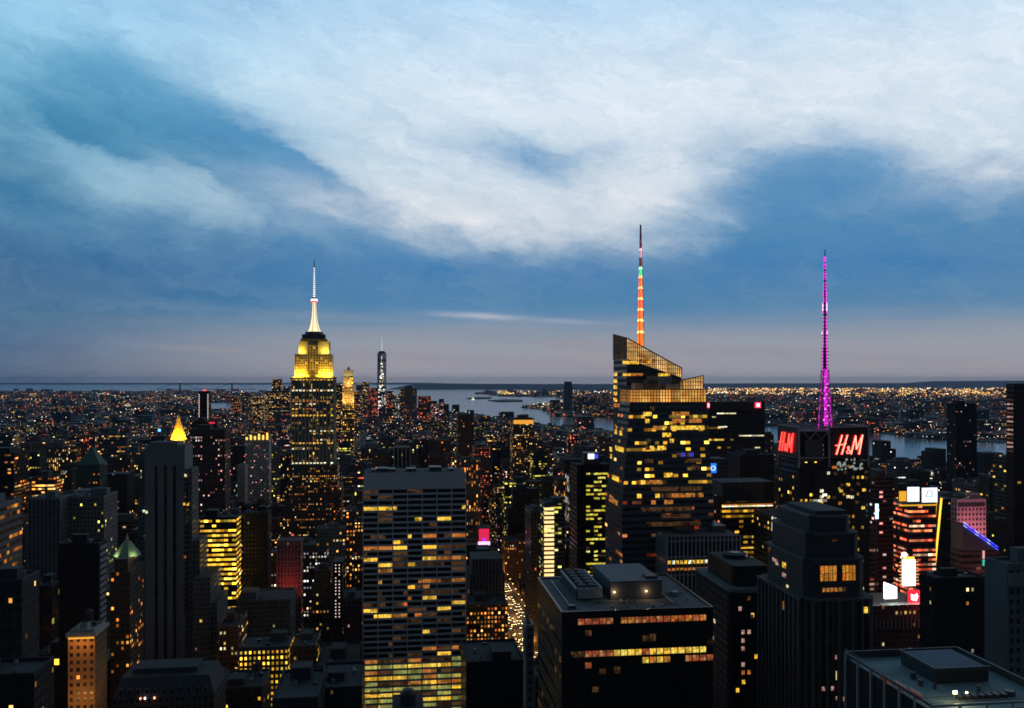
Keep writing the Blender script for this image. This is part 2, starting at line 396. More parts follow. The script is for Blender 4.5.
def roofkit(b, x0, x1, y0, y1, z, mat, tank=True, rr=random):
    """parapet, bulkhead and water tank"""
    w, d = x1 - x0, y1 - y0; p = MB(); t = .6
    p.box(x0, x1, y0, y0 + t, z, z + 1.2, mat).box(x0, x1, y1 - t, y1, z, z + 1.2, mat)
    p.box(x0, x0 + t, y0 + t, y1 - t, z, z + 1.2, mat).box(x1 - t, x1, y0 + t, y1 - t, z, z + 1.2, mat)
    b.put(p, 'parapet')
    bw, bd = w * rr.uniform(.25, .5), d * rr.uniform(.25, .5); bx = rr.uniform(x0 + 2, x1 - bw - 2); by = rr.uniform(y0 + 2, y1 - bd - 2)
    bh = rr.uniform(3.5, 7)
    b.put(MB().box(bx, bx + bw, by, by + bd, z + .01, z + bh, mat, ROOF), 'bulkhead')
    for k in range(rr.randint(3, 7)):
        vx, vy, vw, vh = rr.uniform(x0 + 2, x1 - 4), rr.uniform(y0 + 2, y1 - 4), rr.uniform(.7, 2.6), rr.uniform(.8, 2.4)
        if bx - vw < vx < bx + bw and by - vw < vy < by + bd: continue
        v = MB()
        if rr.random() < .3: v.cone(vx, vy, vw * .45, vw * .45, z + .012, z + vh, GREYM, 8)
        else: v.box(vx, min(vx + vw, x1 - .7), vy, min(vy + vw * rr.uniform(.5, 1.4), y1 - .7), z + .012, z + vh, rr.choice([STEEL, GREYM, STEEL]))
        b.put(v, 'roof_vent')
    if tank:
        tx, ty = (x0 + 3 + rr.random() * 2, y0 + d * .6) if bx > x0 + 8 else (x1 - 4 - rr.random() * 2, y0 + d * .6)
        k = MB()
        for sx in (-1.3, 1.3):
            for sy in (-1.3, 1.3): k.box(tx + sx - .15, tx + sx + .15, ty + sy - .15, ty + sy + .15, z, z + 4, STEEL)
        k.cone(tx, ty, 2.1, 2.1, z + 4, z + 8, WOOD, 10).cone(tx, ty, 2.3, 0, z + 8, z + 9.6, WOOD, 10)
        b.put(k, 'water_tank')

# ------------------------------------------------------------------ ground, water, far shore
def sheet(name, pts, z, mat, zb=None):
    mb = MB()
    ar = sum(pts[i][0] * pts[(i + 1) % len(pts)][1] - pts[(i + 1) % len(pts)][0] * pts[i][1] for i in range(len(pts)))
    if ar < 0: pts = pts[::-1]
    mb.prism(pts, zb if zb is not None else z - 3, z, mat)
    return struct(mb.build(name))
def G(px, py): Y = EYE * F / (py - HZ); return (X(px, Y), Y)       # a point of the flat ground
wm = newmat('water'); nt = wm.node_tree; b_ = nt.nodes.new('ShaderNodeBsdfPrincipled')
b_.inputs['Base Color'].default_value = (.07, .12, .15, 1); b_.inputs['Roughness'].default_value = .13; b_.inputs['IOR'].default_value = 1.45
tcw = nt.nodes.new('ShaderNodeTexCoord').outputs['Object']; bp = nt.nodes.new('ShaderNodeBump'); bp.inputs['Strength'].default_value = .22; bp.inputs['Distance'].default_value = 4
nt.links.new(noise(nt, tcw, .012, 6, .7).v, bp.inputs['Height']); nt.links.new(bp.outputs[0], b_.inputs['Normal']); finish(wm, b_.outputs[0])
n = 96; mb = MB()
ring = [(FAR * sin(2 * pi * i / n), FAR * cos(2 * pi * i / n)) for i in range(n)]
mb.face([(x, y, 0) for x, y in reversed(ring)], wm); struct(mb.build('water'))
LAND = plain('far_land', (.028, .036, .032), .95, .5, .002)
CITYG = plain('city_ground', (.035, .035, .037), .9, .4, .02)
# near shore of the river, from the tip of the island round to the right
near = [(300, 408), (405, 409), (440, 412), (470, 416), (500, 420), (540, 424), (580, 428), (612, 432), (700, 439), (780, 444), (870, 461), (950, 463), (1010, 468), (1150, 492)]
isl = [G(*p) for p in near] + [(3200, 500), (4200, -2500), (-2500, -2500), (-5200, 500), (-5200, 5000), G(-60, 418), G(120, 412)]
sheet('ground', isl, 2.0, CITYG)
bk = [(-30000, 2000), (-5600, 2000), (-5600, 5000)] + [G(-60, 416), G(120, 410), G(190, 407.5), G(205, 403), G(300, 400), G(335, 397), G(300, 393)] + [G(240, 391.7), G(120, 391.3), G(-80, 391)] + [(-30000, 16000)]
sheet('land', bk, 2.5, LAND)
far = [(560, 416.5), (612, 417), (700, 424), (780, 426.5), (870, 432), (945, 440), (1005, 443), (1150, 460)]
nj = [G(*p) for p in far] + [(9000, 2000), (40000, 2000), (40000, 36000), (1500, 36000)] + [G(520, 391), G(484, 391.5), G(476, 393.5), G(500, 396.5), G(560, 397.5), G(580, 401), G(545, 404), G(520, 407.5), G(548, 410)]
sheet('land', nj, 2.5, LAND)
sheet('island', [G(466, 398.3), G(478, 397.3), G(492, 397.5), G(490, 399), G(470, 399.3)], 6, LAND, -1)
sheet('island', [G(488, 400.8), G(505, 399.7), G(522, 400.2), G(523, 401.6), G(500, 402.2)], 7, LAND, -1)
# hills on the horizon: closed ridges
def ridge(name, x0, x1, Y, h0, h1, dep, amp, seed, mat, n=140):
    rr = random.Random(seed); ph = [rr.random() * 6.28 for _ in range(6)]
    mb = MB(); P = []
    for i in range(n + 1):
        t = i / n; x = x0 + (x1 - x0) * t
        h = h0 + (h1 - h0) * t + amp * sum(sin(t * (5 + 9 * k) + ph[k]) / (k + 1.2) for k in range(6)) * .5
        h *= min(1, t * 12, (1 - t) * 12) ** .6
        P.append((x, max(h, 1)))
    for (xa, ha), (xb, hb) in zip(P, P[1:]):
        f_ = [(0, 0), (.25, .45), (.5, .85), (.75, 1), (1.2, .8), (2, 0)]
        for (d0, k0), (d1, k1) in zip(f_, f_[1:]):
            mb.face([(xa, Y + d0 * dep, ha * k0), (xb, Y + d0 * dep, hb * k0), (xb, Y + d1 * dep, hb * k1), (xa, Y + d1 * dep, ha * k1)], mat)
    return struct(mb.build(name))
HILL = plain('wooded_hill', (.018, .03, .055), .95, .4, .001)
ridge('hills', X(385, 24000), X(700, 24000), 24000, 150, 140, 2500, 14, 1, HILL)
ridge('hills', X(640, 30000), X(1300, 30000), 30000, 125, 170, 3000, 16, 2, HILL)
ridge('hills', X(930, 33000), X(1300, 33000), 33000, 215, 300, 3000, 22, 5, HILL)
ridge('hills', X(-150, 50000), X(470, 50000), 50000, 85, 110, 1500, 12, 3, HILL)
# ------------------------------------------------------------------ streets
def street_pt(v, u): return (v * cT - u * sT, v * sT + u * cT)
V6 = 3 * cT + 950 * sT                   # the lit avenue
AVE = [V6 - 840, V6 - 560, V6 - 280, V6, V6 + 270, V6 + 540, V6 + 810, V6 + 1080]
for i, v in enumerate(AVE):
    w = 15 if i != 3 else 14
    road = [street_pt(v - w, 150), street_pt(v + w, 150), street_pt(v + w, 4300), street_pt(v - w, 4300)]
    sheet('road', road, 2.01, ASPH, 1.5)
    for s in (-1, 1):
        a, b_ = sorted((v + s * w, v + s * (w + 5)))
        sheet('pavement', [street_pt(a, 150), street_pt(b_, 150), street_pt(b_, 4300), street_pt(a, 4300)], 2.16, PAVE, 1.5)
PAINT = plain('road_paint', (.7, .7, .68), .7, .1, .5)
mk = MB()
for k in range(160):
    for dv in (-7, 0, 7):
        u = 600 + k * 9; q = [street_pt(V6 + dv - .1, u), street_pt(V6 + dv + .1, u), street_pt(V6 + dv + .1, u + 3), street_pt(V6 + dv - .1, u + 3)]
        mk.face([(p[0], p[1], 2.016) for p in q], PAINT)
struct(mk.build('road_markings'))

# ------------------------------------------------------------------ the floodlit art deco skyscraper
STONE = plain('limestone', (.36, .34, .30), .8, .15, .03)
GOLDL = (1, .52, .02)
def esb():
    b = B('skyscraper', 'tallest art deco skyscraper with gold floodlit crown and white lit mast', 'skyscraper', 291, 334, 1300, 41, h=322)
    z = b.lz
    W_, D_ = b.W, b.D
    lower, up = z(465), z(377)
    m = fac('stone', 'rib', 3, 'yellow', .5); m2 = fac('brown', 'punch', 3, 'orange', .5)
    mb = MB()
    mb.box(-W_ - 14, W_ + 16, -D_ - 4, D_ + 25, 0, z(523), fac('brown', 'punch', 2, 'warm'), ROOF, 2.9, 3.8)
    mb.box(-W_ - 9, W_ + 11, -D_ - 2, D_ + 14, z(523), z(487), m2, ROOF, 2.9, 3.8)
    mb.box(-W_ - 4, W_ + 5, -D_ - 1, D_ + 8, z(487), lower, fac('brown', 'punch', 3, 'warm', .6), ROOF, 2.9, 3.8)
    mb.box(-W_, W_, -D_, D_, lower, up, m, ROOF, 2.9, 3.8)
    # the piers that run up the tower, wide at the corners and round the centre bays
    for x in [-W_, -W_ + 5.5, -W_ + 10.8, -W_ + 16.3, -W_ + 21.6, -10.6, -5.3, 0, 5.3, 10.6, W_ - 21.6, W_ - 16.3, W_ - 10.8, W_ - 5.5, W_]:
        x = max(-W_ + .8, min(W_ - .8, x)); mb.box(x - .75, x + .75, -D_ - .7, -D_ - .003, lower, up + 1, STONE)
    for y in [-D_ + 1 + i * (2 * D_ - 2) / 7 for i in range(8)]: mb.box(W_ + .003, W_ + .7, y - .7, y + .7, lower, up + 1, STONE)
    b.put(mb, 'tower_shaft')
    cr = MB()
    def band(x0, x1, y0, y1, z0, z1, n, dark=1):
        cr.box(x0, x1, y0, y1, z0, z1, STONE)
        for i in range(n + 1):
            x = x0 + (x1 - x0) * i / n; cr.box(max(x0, x - .7), min(x1, x + .7), y0 - .8, y0 - .003, z0, z1 + .5, STONE)
    band(-W_ + 5, -8, -D_ + 3, D_ - 3, up, z(354), 6); band(8, W_ - 3.5, -D_ + 3, D_ - 3, up, z(354), 6); band(-8, 8, -D_ + 5, D_ - 4, up, z(345), 4)
    band(-W_ + 10.5, -7.5, -D_ + 8, D_ - 6, z(354), z(341), 4); band(7.5, W_ - 8, -D_ + 8, D_ - 6, z(354), z(341), 4)
    cr.box(-7.5, 7.5, -D_ + 9, D_ - 7, z(345), z(341), STONE)
    b.put(cr, 'crown')
    wl = MB()
    for x0, x1, n_, yf, za, zb in [(-W_ + 5, -8, 6, -D_ + 3, up + 8, z(356)), (8, W_ - 3.5, 6, -D_ + 3, up + 8, z(356)), (-8, 8, 4, -D_ + 5, up + 5, z(347)), ]:
        for i in range(n_):
            x = x0 + (x1 - x0) * (i + .5) / n_; k = 0; zz = za
            while zz < zb:
                wl.box(x - 1.1, x + 1.1, yf - .15, yf, zz, zz + 2.2, L_Y if (i * 7 + k * 3) % 11 == 0 else GL); zz += 3.8; k += 1
    o = b.put(wl, 'window'); o['kind'] = 'stuff'
    fan = MB()                              # half-round ornament over the centre bay
    for i in range(10):
        a, c = pi * i / 10, pi * (i + 1) / 10
        P_ = [(0, -D_ - 1.6, up), (8 * cos(a), -D_ - 1.6, up + 9 * sin(a)), (8 * cos(c), -D_ - 1.6, up + 9 * sin(c))]
        Q_ = [(x, y + 3, zz) for x, y, zz in P_]
        fan.face(P_[::-1], STEEL).face(Q_, STEEL).face([P_[1], Q_[1], Q_[2], P_[2]], STEEL)
    b.put(fan, 'fan_ornament')
    cap = MB()
    cy = 0
    cap.box(-18.5, 19.5, -15, 14, z(341) + .01, z(338.5), STEEL).box(-16, 17, -13, 12, z(338.5), z(334), STEEL)
    cap.cone(.5, cy, 15, 13, z(334), z(331), STEEL, 20)
    for x in (-16, -11, 12, 17.5): cap.bar((x, -13, z(338.5)), (x, -13, z(338.5) + 7), .5, STEEL)
    b.put(cap, 'observation_deck')
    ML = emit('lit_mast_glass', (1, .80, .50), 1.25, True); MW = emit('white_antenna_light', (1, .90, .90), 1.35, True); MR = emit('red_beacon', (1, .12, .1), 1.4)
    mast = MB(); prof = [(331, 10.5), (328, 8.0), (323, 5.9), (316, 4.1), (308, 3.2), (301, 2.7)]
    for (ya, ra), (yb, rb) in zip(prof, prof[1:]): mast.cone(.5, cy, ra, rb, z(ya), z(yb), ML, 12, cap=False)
    for k in range(6):
        a = k * pi / 3 + .3
        for (ya, ra), (yb, rb) in zip(prof, prof[1:]):
            mast.bar((.5 + ra * cos(a), ra * sin(a), z(ya)), (.5 + rb * cos(a), rb * sin(a), z(yb)), .45, GREYM)
    b.put(mast, 'mast')
    dm = MB(); dm.cone(.5, cy, 5, 5.4, z(301), z(299.5), MR, 14).cone(.5, cy, 5.2, 4.6, z(299.5), z(297.5), emit('beacon_core', (1, .75, .75), 2.2), 14).cone(.5, cy, 4.6, 2.6, z(297.5), z(295.5), GREYM, 14)
    b.put(dm, 'beacon_ring')
    an = MB(); rr = random.Random(4)
    y = 295.5; k = 0
    while y > 260:
        r = 1.7 - (295.5 - y) / 35 * 1.1; h = 2.2
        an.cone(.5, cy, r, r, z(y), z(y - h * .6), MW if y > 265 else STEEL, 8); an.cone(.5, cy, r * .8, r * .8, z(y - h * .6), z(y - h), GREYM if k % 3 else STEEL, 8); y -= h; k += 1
    an.cone(.5, cy, .5, .2, z(y), z(257), STEEL, 6)
    b.put(an, 'antenna')
    # lit offices in rows between the piers
    rows = [(379.5, 1, 'y'), (390.5, 1, 'w'), (401.3, .75, 'o'), (404, .3, 'w'), (409, .4, 'y'), (415.5, .95, 'y'), (412, .3, 'o'), (424, .25, 'o'), (431.2, .6, 'w'), (443.3, .85, 'y'), (449, .2, 'w'), (463.3, .8, 'w'), (434, .3, 'y'), (440, .4, 'w'), (470, .35, 'w')]
    cells = []; rr = random.Random(8)
    bays = [-W_ + 3, -W_ + 8.1, -W_ + 13.5, -W_ + 18.9, -13, -8, -2.7, 2.7, 8, 13, W_ - 18.9, W_ - 13.5, W_ - 8.1, W_ - 3]
    for py, p, kc in rows:
        for x in bays:
            if rr.random() < p: cells.append(('f', x, z(py), 3.3 if abs(x) != 13 else 2.4, 2.0 if p < .9 else 2.4, {'y': L_Y, 'w': L_W, 'o': L_O}[kc] if rr.random() < .8 else L_O, .06))
    windows(b, cells)
    # floodlights on the setback roofs, aimed up the stone
    for x, y, zz, e, ty in [(-21, -D_ - 4, up + 1, 36000, z(358)), (21, -D_ - 4, up + 1, 36000, z(358)), (-11, -D_ - 4, up + 1, 12000, z(356)), (11, -D_ - 4, up + 1, 12000, z(356))]:
        lamp(b, 'AREA', 'floodlight', (x, y, zz), e * .68, GOLDL, (12, 2), aim=(x * .95, -D_ + 4, ty - 20))
    for x in (-18, 19): lamp(b, 'AREA', 'floodlight', (x, -D_ + 1.5, z(354) + 1), 9000, (1, .66, .06), (9, 1.5), aim=(x * .9, -D_ + 9, z(343)))
    lamp(b, 'AREA', 'floodlight', (W_ + 4, 0, up + 1), 12000, GOLDL, (10, 2), aim=(W_ - 5, 0, z(360)))
    fl = MB()
    for x in (-21, 21, -10, 10): fl.box(x - 5.5, x + 5.5, -D_ - 5.2, -D_ - 4.4, up - 1, up - .2, STEEL)
    fl.box(-W_ - .8, W_ + .8, -D_ - 6, -D_ - .8, up - 3, up - 1.2, STONE)
    b.put(fl, 'lamp_ledge')
esb()

# ------------------------------------------------------------------ crystal glass tower with the slanted crown (right of centre)
def lattice_wall(mb, pts, m_glass, m_bar, nx, dz=3.0):
    """a lit screen between two base points; pts = (x0,y0,z0,ztop0),(x1,y1,z1,ztop1)"""
    (x0, y0, za, ta), (x1, y1, zb, tb) = pts
    from mathutils import Vector
    dx_, dy_ = x1 - x0, y1 - y0; L = math.hypot(dx_, dy_); nx_, ny_ = dy_ / L, -dx_ / L
    g = [(x0, y0, za), (x1, y1, zb), (x1, y1, tb), (x0, y0, ta)]
    k = [(p[0] - nx_ * .3, p[1] - ny_ * .3, p[2]) for p in g]
    nd = int(L / 3.5); mb.face(g, m_glass, [(0, 0), (nd, 0), (nd, (tb - zb) / 4), (0, (ta - za) / 4)]); mb.face(k[::-1], m_glass, [(0, 0), (nd, 0), (nd, 2), (0, 2)])
    for i in range(nx + 1):
        t = i / nx; x, y = x0 + dx_ * t + nx_ * .2, y0 + dy_ * t + ny_ * .2
        mb.bar((x, y, za + (zb - za) * t), (x, y, ta + (tb - ta) * t), .28, m_bar)
    zz = min(za, zb) + dz
    while zz < max(ta, tb):
        def span(z_):
            a, c = 0.0, 1.0
            if ta != tb:
                tt = (z_ - ta) / (tb - ta)
                if tb < ta: c = min(1, max(0, tt))
                else: a = min(1, max(0, tt))
            return a, c
        a, c = span(zz)
        if c - a > .02: mb.bar((x0 + dx_ * a + nx_ * .3, y0 + dy_ * a + ny_ * .3, zz), (x0 + dx_ * c + nx_ * .3, y0 + dy_ * c + ny_ * .3, zz), .22, m_bar)
        zz += dz
    mb.bar((x0 + nx_ * .3, y0 + ny_ * .3, ta), (x1 + nx_ * .3, y1 + ny_ * .3, tb), .5, m_bar)
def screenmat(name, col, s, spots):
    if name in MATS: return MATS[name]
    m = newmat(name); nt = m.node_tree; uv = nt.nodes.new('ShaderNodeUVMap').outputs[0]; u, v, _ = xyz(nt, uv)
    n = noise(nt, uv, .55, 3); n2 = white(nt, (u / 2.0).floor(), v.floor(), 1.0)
    low = 1.0 - (v / 4.5).clamp() * .55        # painted falloff: glow fades upward as if lamps stood below
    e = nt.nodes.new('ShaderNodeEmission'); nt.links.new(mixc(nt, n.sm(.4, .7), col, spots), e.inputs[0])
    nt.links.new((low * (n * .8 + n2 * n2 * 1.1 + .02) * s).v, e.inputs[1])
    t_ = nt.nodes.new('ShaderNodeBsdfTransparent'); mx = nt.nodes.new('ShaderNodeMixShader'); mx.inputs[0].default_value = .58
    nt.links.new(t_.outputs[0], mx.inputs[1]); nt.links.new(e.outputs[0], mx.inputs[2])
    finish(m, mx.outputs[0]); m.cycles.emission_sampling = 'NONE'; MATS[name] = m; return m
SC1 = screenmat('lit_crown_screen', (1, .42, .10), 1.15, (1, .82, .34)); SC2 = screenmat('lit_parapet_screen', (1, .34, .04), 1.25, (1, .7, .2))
def crystal():
    b = B('glass_skyscraper', 'faceted glass skyscraper with slanted glowing lattice crown and thin orange lit spire', 'skyscraper', 630, 706, 583, 26, h=245)
    lx, z = b.lx, b.lz
    gm = fac('glass', 'strip', 3, 'yellow', .8); gm2 = fac('glass', 'strip', 2, 'orange', .9)
    W_, D_ = b.W, b.D
    # front volume: leans outward towards its foot
    mb = MB(); T_ = z(402)
    xl, xr = -W_, W_
    bot = [(xl - 6, -D_ - 3), (xr + 4, -D_ - 3), (xr + 4, D_ + 20), (xl - 6, D_ + 20)]; top = [(xl, -D_), (xr, -D_), (xr, D_), (xl, D_)]
    lb = z(500); nW = 19
    for (i, m_) in ((0, gm), (1, gm2), (3, gm2)):
        p, q = top[i], top[(i + 1) % 4]; pb, qb = bot[i], bot[(i + 1) % 4]; k = nW if i % 2 == 0 else 8
        mb.face([(pb[0], pb[1], lb), (qb[0], qb[1], lb), (q[0], q[1], T_), (p[0], p[1], T_)], m_, [(0, lb / 4.4), (k, lb / 4.4), (k, T_ / 4.4), (0, T_ / 4.4)])
        mb.face([(pb[0], pb[1], 0), (qb[0], qb[1], 0), (qb[0], qb[1], lb), (pb[0], pb[1], lb)], fac('glass', 'strip', 2, 'red', .3) if i == 0 else m_, [(0, 0), (k, 0), (k, lb / 4.4), (0, lb / 4.4)])
    mb.face([(p[0], p[1], T_) for p in top], ROOF)
    b.put(mb, 'front_volume')
    # back volume, taller, left
    by0, by1 = D_ + .01, D_ + 38
    bx0, bx1 = b.lx(613.5, by1), b.lx(681.5, by0)
    def zr(x, y): return z(338, 28) + (x - bx0) / (bx1 - bx0) * (z(368, 28) - z(338, 28)) + (y - by0) / 38 * 4.5
    P_ = [(bx0, by0), (bx1, by0), (bx1, by1), (bx0, by1)]
    bk_ = MB(); core = z(358.5, 18)
    cz = [core, core - 13, core - 13, core]
    bk_.prism(P_, 0, core, fac('glass', 'strip', 1, 'yellow', .8), ROOF, 3.8, 4.4, ztop=cz)
    b.put(bk_, 'rear_volume')
    s1 = MB()
    lattice_wall(s1, ((bx0, by0, cz[0], zr(bx0, by0)), (bx1, by0, cz[1], zr(bx1, by0))), SC1, STEEL, 26)
    lattice_wall(s1, ((bx1, by0, cz[1], zr(bx1, by0)), (bx1, by1, cz[2], zr(bx1, by1))), SC1, STEEL, 16)
    lattice_wall(s1, ((bx1, by1, cz[2], zr(bx1, by1)), (bx0, by1, cz[3], zr(bx0, by1))), SC1, STEEL, 20)
    lattice_wall(s1, ((bx0, by1, cz[3], zr(bx0, by1)), (bx0, by0, cz[0], zr(bx0, by0))), SC1, STEEL, 22)
    b.put(s1, 'slanted_crown')
    s2 = MB(); p2 = z(389.5)
    for a, c in zip(top, top[1:] + top[:1]): lattice_wall(s2, ((a[0], a[1], T_ + .01, p2), (c[0], c[1], T_ + .01, p2)), SC2, STEEL, 26 if abs(a[0] - c[0]) > 1 else 10, 2.2)
    b.put(s2, 'lattice_parapet')
    s3 = MB(); ya, yb = D_ - 6, D_ + 10; xa, xb = b.lx(683, ya), b.lx(703, ya)
    q = [(xa, ya), (xb, ya), (xb, yb), (xa, yb)]; hh = [z(380, 12), z(375.5, 12), z(377.5, 12), z(381, 12)]
    s3.prism([(xa + .6, ya + .6), (xb - .6, ya + .6), (xb - .6, yb - .6), (xa + .6, yb - .6)], T_ - 4, z(389.5), STEEL)
    for i in range(4):
        a, c = q[i], q[(i + 1) % 4]; lattice_wall(s3, ((a[0], a[1], z(389.5) + .1, hh[i]), (c[0], c[1], z(389.5) + .1, hh[(i + 1) % 4])), SC1, STEEL, 8, 2.5)
    b.put(s3, 'small_crown')
    pl = MB()
    for px0, px1, y0, y1, dpt in [(640, 654, 383, 391, 3), (656, 678, 376, 390, 4), (649, 660, 380, 391, -5), (668, 681, 384, 391, -6)]:
        pl.box(lx(px0), lx(px1), dpt - 3, dpt + 6, T_ + .02, z(y0, 8), GREYM if px0 != 649 else STEEL)
    b.put(pl, 'rooftop_plant')
    # spire: lattice needle with coloured lamps
    sx, sy = b.lx(640.5, D_ + 22), D_ + 22; zb_ = core - 4
    def zz(py): return z(py, 26 + 13)
    sp = MB(); lv = [345, 330, 318, 307, 296, 285, 274, 265, 255, 246, 238, 230, 222]
    def rad(py): return max(.3, 2.3 * (py - 222) / 123 + .35)
    for a_, c_ in zip(lv, lv[1:]):
        for k in range(3):
            a0 = k * 2.094; a1 = (k + 1) * 2.094
            ra, rb = rad(a_), rad(c_)
            sp.bar((sx + ra * cos(a0), sy + ra * sin(a0), zz(a_) if a_ != 345 else zb_), (sx + rb * cos(a0), sy + rb * sin(a0), zz(c_)), .32, STEEL)
            sp.bar((sx + ra * cos(a0), sy + ra * sin(a0), zz(a_)), (sx + rb * cos(a1), sy + rb * sin(a1), zz(c_)), .2, STEEL)
    spire = b.put(sp, 'spire')
    cols = {330: (1, .13, .02), 318: (1, .16, .03), 307: (1, .14, .04), 296: (1, .12, .06), 285: (1, .16, .04), 274: (1, .2, .04), 265: (.1, .9, .3), 255: (.5, .1, .1), 246: (1, .4, .55), 238: (.5, .06, .15), 230: (.4, .06, .10), 222: (.3, .08, .12)}
    for a_, c_ in zip(lv[:-1], lv[1:]):
        c = cols.get(c_, (1, .13, .02)); mb = MB(); r = rad(c_) * .95
        mb.cone(sx, sy, r * 1.1, r * .8, zz(a_) + .1, zz(c_) - 1.2, emit('spire_light_%d' % c_, c, 1.8 if c_ not in (255, 238, 230, 222) else .7), 8)
        b.put(mb, 'spire_light', spire)
        if c_ > 240 and c_ not in (255,):
            hot = MB(); hot.cone(sx, sy, r * 1.25, r * .7, zz(c_) - 1.6, zz(c_) + .6, emit('spire_lamp_%d' % c_, ((1, .48, .16) if c_ > 270 else (1, .5, .6)) if c_ not in (265,) else (.4, 1, .5), 2.6), 8); b.put(hot, 'lamp', spire)
    # windows lit one by one: (row pixel, from, to, colour)
    cells = []; rr = random.Random(3)
    spec = [(414, 643, 650, L_Y), (414, 672, 688, L_O), (421, 645, 651, L_Y), (421, 672, 702, L_O), (428, 653, 660, L_O), (428, 662, 708, L_Y), (435, 662, 669, L_Y), (441, 646, 652, L_Y), (441, 669, 673, L_Y),
            (448, 645, 652, L_Y), (448, 657, 664, L_Y), (461, 644, 651, L_W), (461, 684, 702, L_D), (475, 663, 671, L_Y), (482, 636, 664, L_O), (482, 640, 650, L_Y), (489, 650, 700, L_D), (495.5, 636, 642, L_Y), (495.5, 654, 664, L_Y), (495.5, 664, 700, L_O),
            (502, 650, 656, L_O), (502, 663, 672, L_O), (468, 690, 700, L_D), (455, 676, 694, emit('blue_office_light', (.08, .1, .9), .5)), (408.5, 650, 655, L_D), (509, 640, 690, L_D), (516, 660, 690, L_D), (524, 645, 700, L_D)]
    def side(py): return (T_ - z(py)) / (T_ - lb) if z(py) > lb else 1
    for py, a, c, m_ in spec:
        px = a
        while px < c - 2:
            cells.append(('f', lx(px + 2), z(py), 2.9, 2.7, m_ if rr.random() < .85 else L_D, 3 * min(1, side(py)) + .3)); px += 4.2
    windows(b, cells, cap=100)
    lc = []
    for py in (374, 381, 387.3, 393.8, 400.2): lc.append(('l', D_ + 32, z(py, 45), 10, 2.6, L_Y, .1))
    lc.append(('l', D_ + 22, z(406, 36), 28, 2.8, L_O, .1))
    lc2 = [('f', lx(p), z(362.5, 26), 3.4, 2.2, L_Y, -2 * b.D - .1) for p in range(635, 650, 4)] + [('f', lx(p), z(361, 26), 3.4, 3.0, L_O if p % 3 else L_Y, -2 * b.D - .1) for p in range(652, 668, 4)] + [('f', lx(p), z(374.5, 26), 3.4, 2.0, L_O if p > 641 else L_Y, -2 * b.D - .1) for p in range(635, 654, 4)] + [('f', lx(p), z(375.5 + k * 6, 26), 3.4, 3.2, L_Y, -2 * b.D - .1) for p in (672, 676, 679.5) for k in (0, 1)]
    windows(b, lc2); bb = b
    for f_, y, zz_, w_, h_, m_, off in lc:
        o = bpy.data.objects.new('window', wmesh(w_, h_, m_, 'y')); COL.objects.link(o); o.parent = b.root; o.location = (bx0 - .1, y, zz_)
    l3 = []
    for py, y0, y1 in [(449, -8, 8), (449, 10, 14), (452, 24, 30), (459, 22, 27), (479, -2, 16), (433, 0, 6), (433, 14, 20), (502, -4, 20)]:
        sp_ = side(py); o = bpy.data.objects.new('window', wmesh(y1 - y0, 3.2, L_Y if py != 502 else L_O, 'y')); COL.objects.link(o); o.parent = b.root; o.location = (-W_ - 6 * min(1, sp_) - .3, y0 + (y1 - y0) / 2, z(py, 15))
crystal()

# ------------------------------------------------------------------ tower with the big red letters and the magenta mast
def letters(parent, w, h, hot):
    """brush-like H & M, built in the xz plane and facing -y"""
    red = emit('red_neon', (1, .02, .02), 2.6, True); core = emit('hot_neon_core', (1, .45, .30), 1.9) if hot else emit('red_neon_core', (1, .10, .07), 1.8)
    def stroke(name, pts, t):
        for m, tt, dy_ in ((red, t, 0), (core, t * .5, -.35)):
            mb = MB()
            for (x0, z0), (x1, z1) in zip(pts, pts[1:]):
                L = math.hypot(x1 - x0, z1 - z0); nx, nz = -(z1 - z0) / L * tt / 2, (x1 - x0) / L * tt / 2
                ex, ez = (x1 - x0) / L * tt * .35, (z1 - z0) / L * tt * .35
                q = [(x0 - ex + nx, z0 - ez + nz), (x0 - ex - nx, z0 - ez - nz), (x1 + ex - nx, z1 + ez - nz), (x1 + ex + nx, z1 + ez + nz)]
                q = [(x * w, z_ * h) for x, z_ in q]
                y0_, y1_ = dy_ - .3, dy_ + .3
                mb.face([(x, y0_, z_) for x, z_ in q], m).face([(x, y1_, z_) for x, z_ in q[::-1]], m)
                for k in range(4):
                    a, c = q[k], q[(k + 1) % 4]; mb.face([(a[0], y0_, a[1]), (a[0], y1_, a[1]), (c[0], y1_, c[1]), (c[0], y0_, c[1])], m)
            if dy_ == 0: o = mb.build('letter', parent)
            else: mb.build('neon_tube', parent)
    stroke('H', [(.02, 0), (.23, 1)], .07); stroke('H', [(.22, .0), (.43, 1)], .07); stroke('H', [(-.01, .46), (.12, .47), (.38, .56)], .055)
    stroke('and', [(.55, .05), (.43, .34), (.47, .42), (.51, .34), (.40, .12), (.43, .02), (.50, .06), (.56, .2)], .03)
    stroke('M', [(.57, 0), (.74, .97)], .065); stroke('M', [(.74, .97), (.77, .25)], .06); stroke('M', [(.77, .25), (1.0, 1)], .065); stroke('M', [(1.0, 1), (.87, 0)], .075)
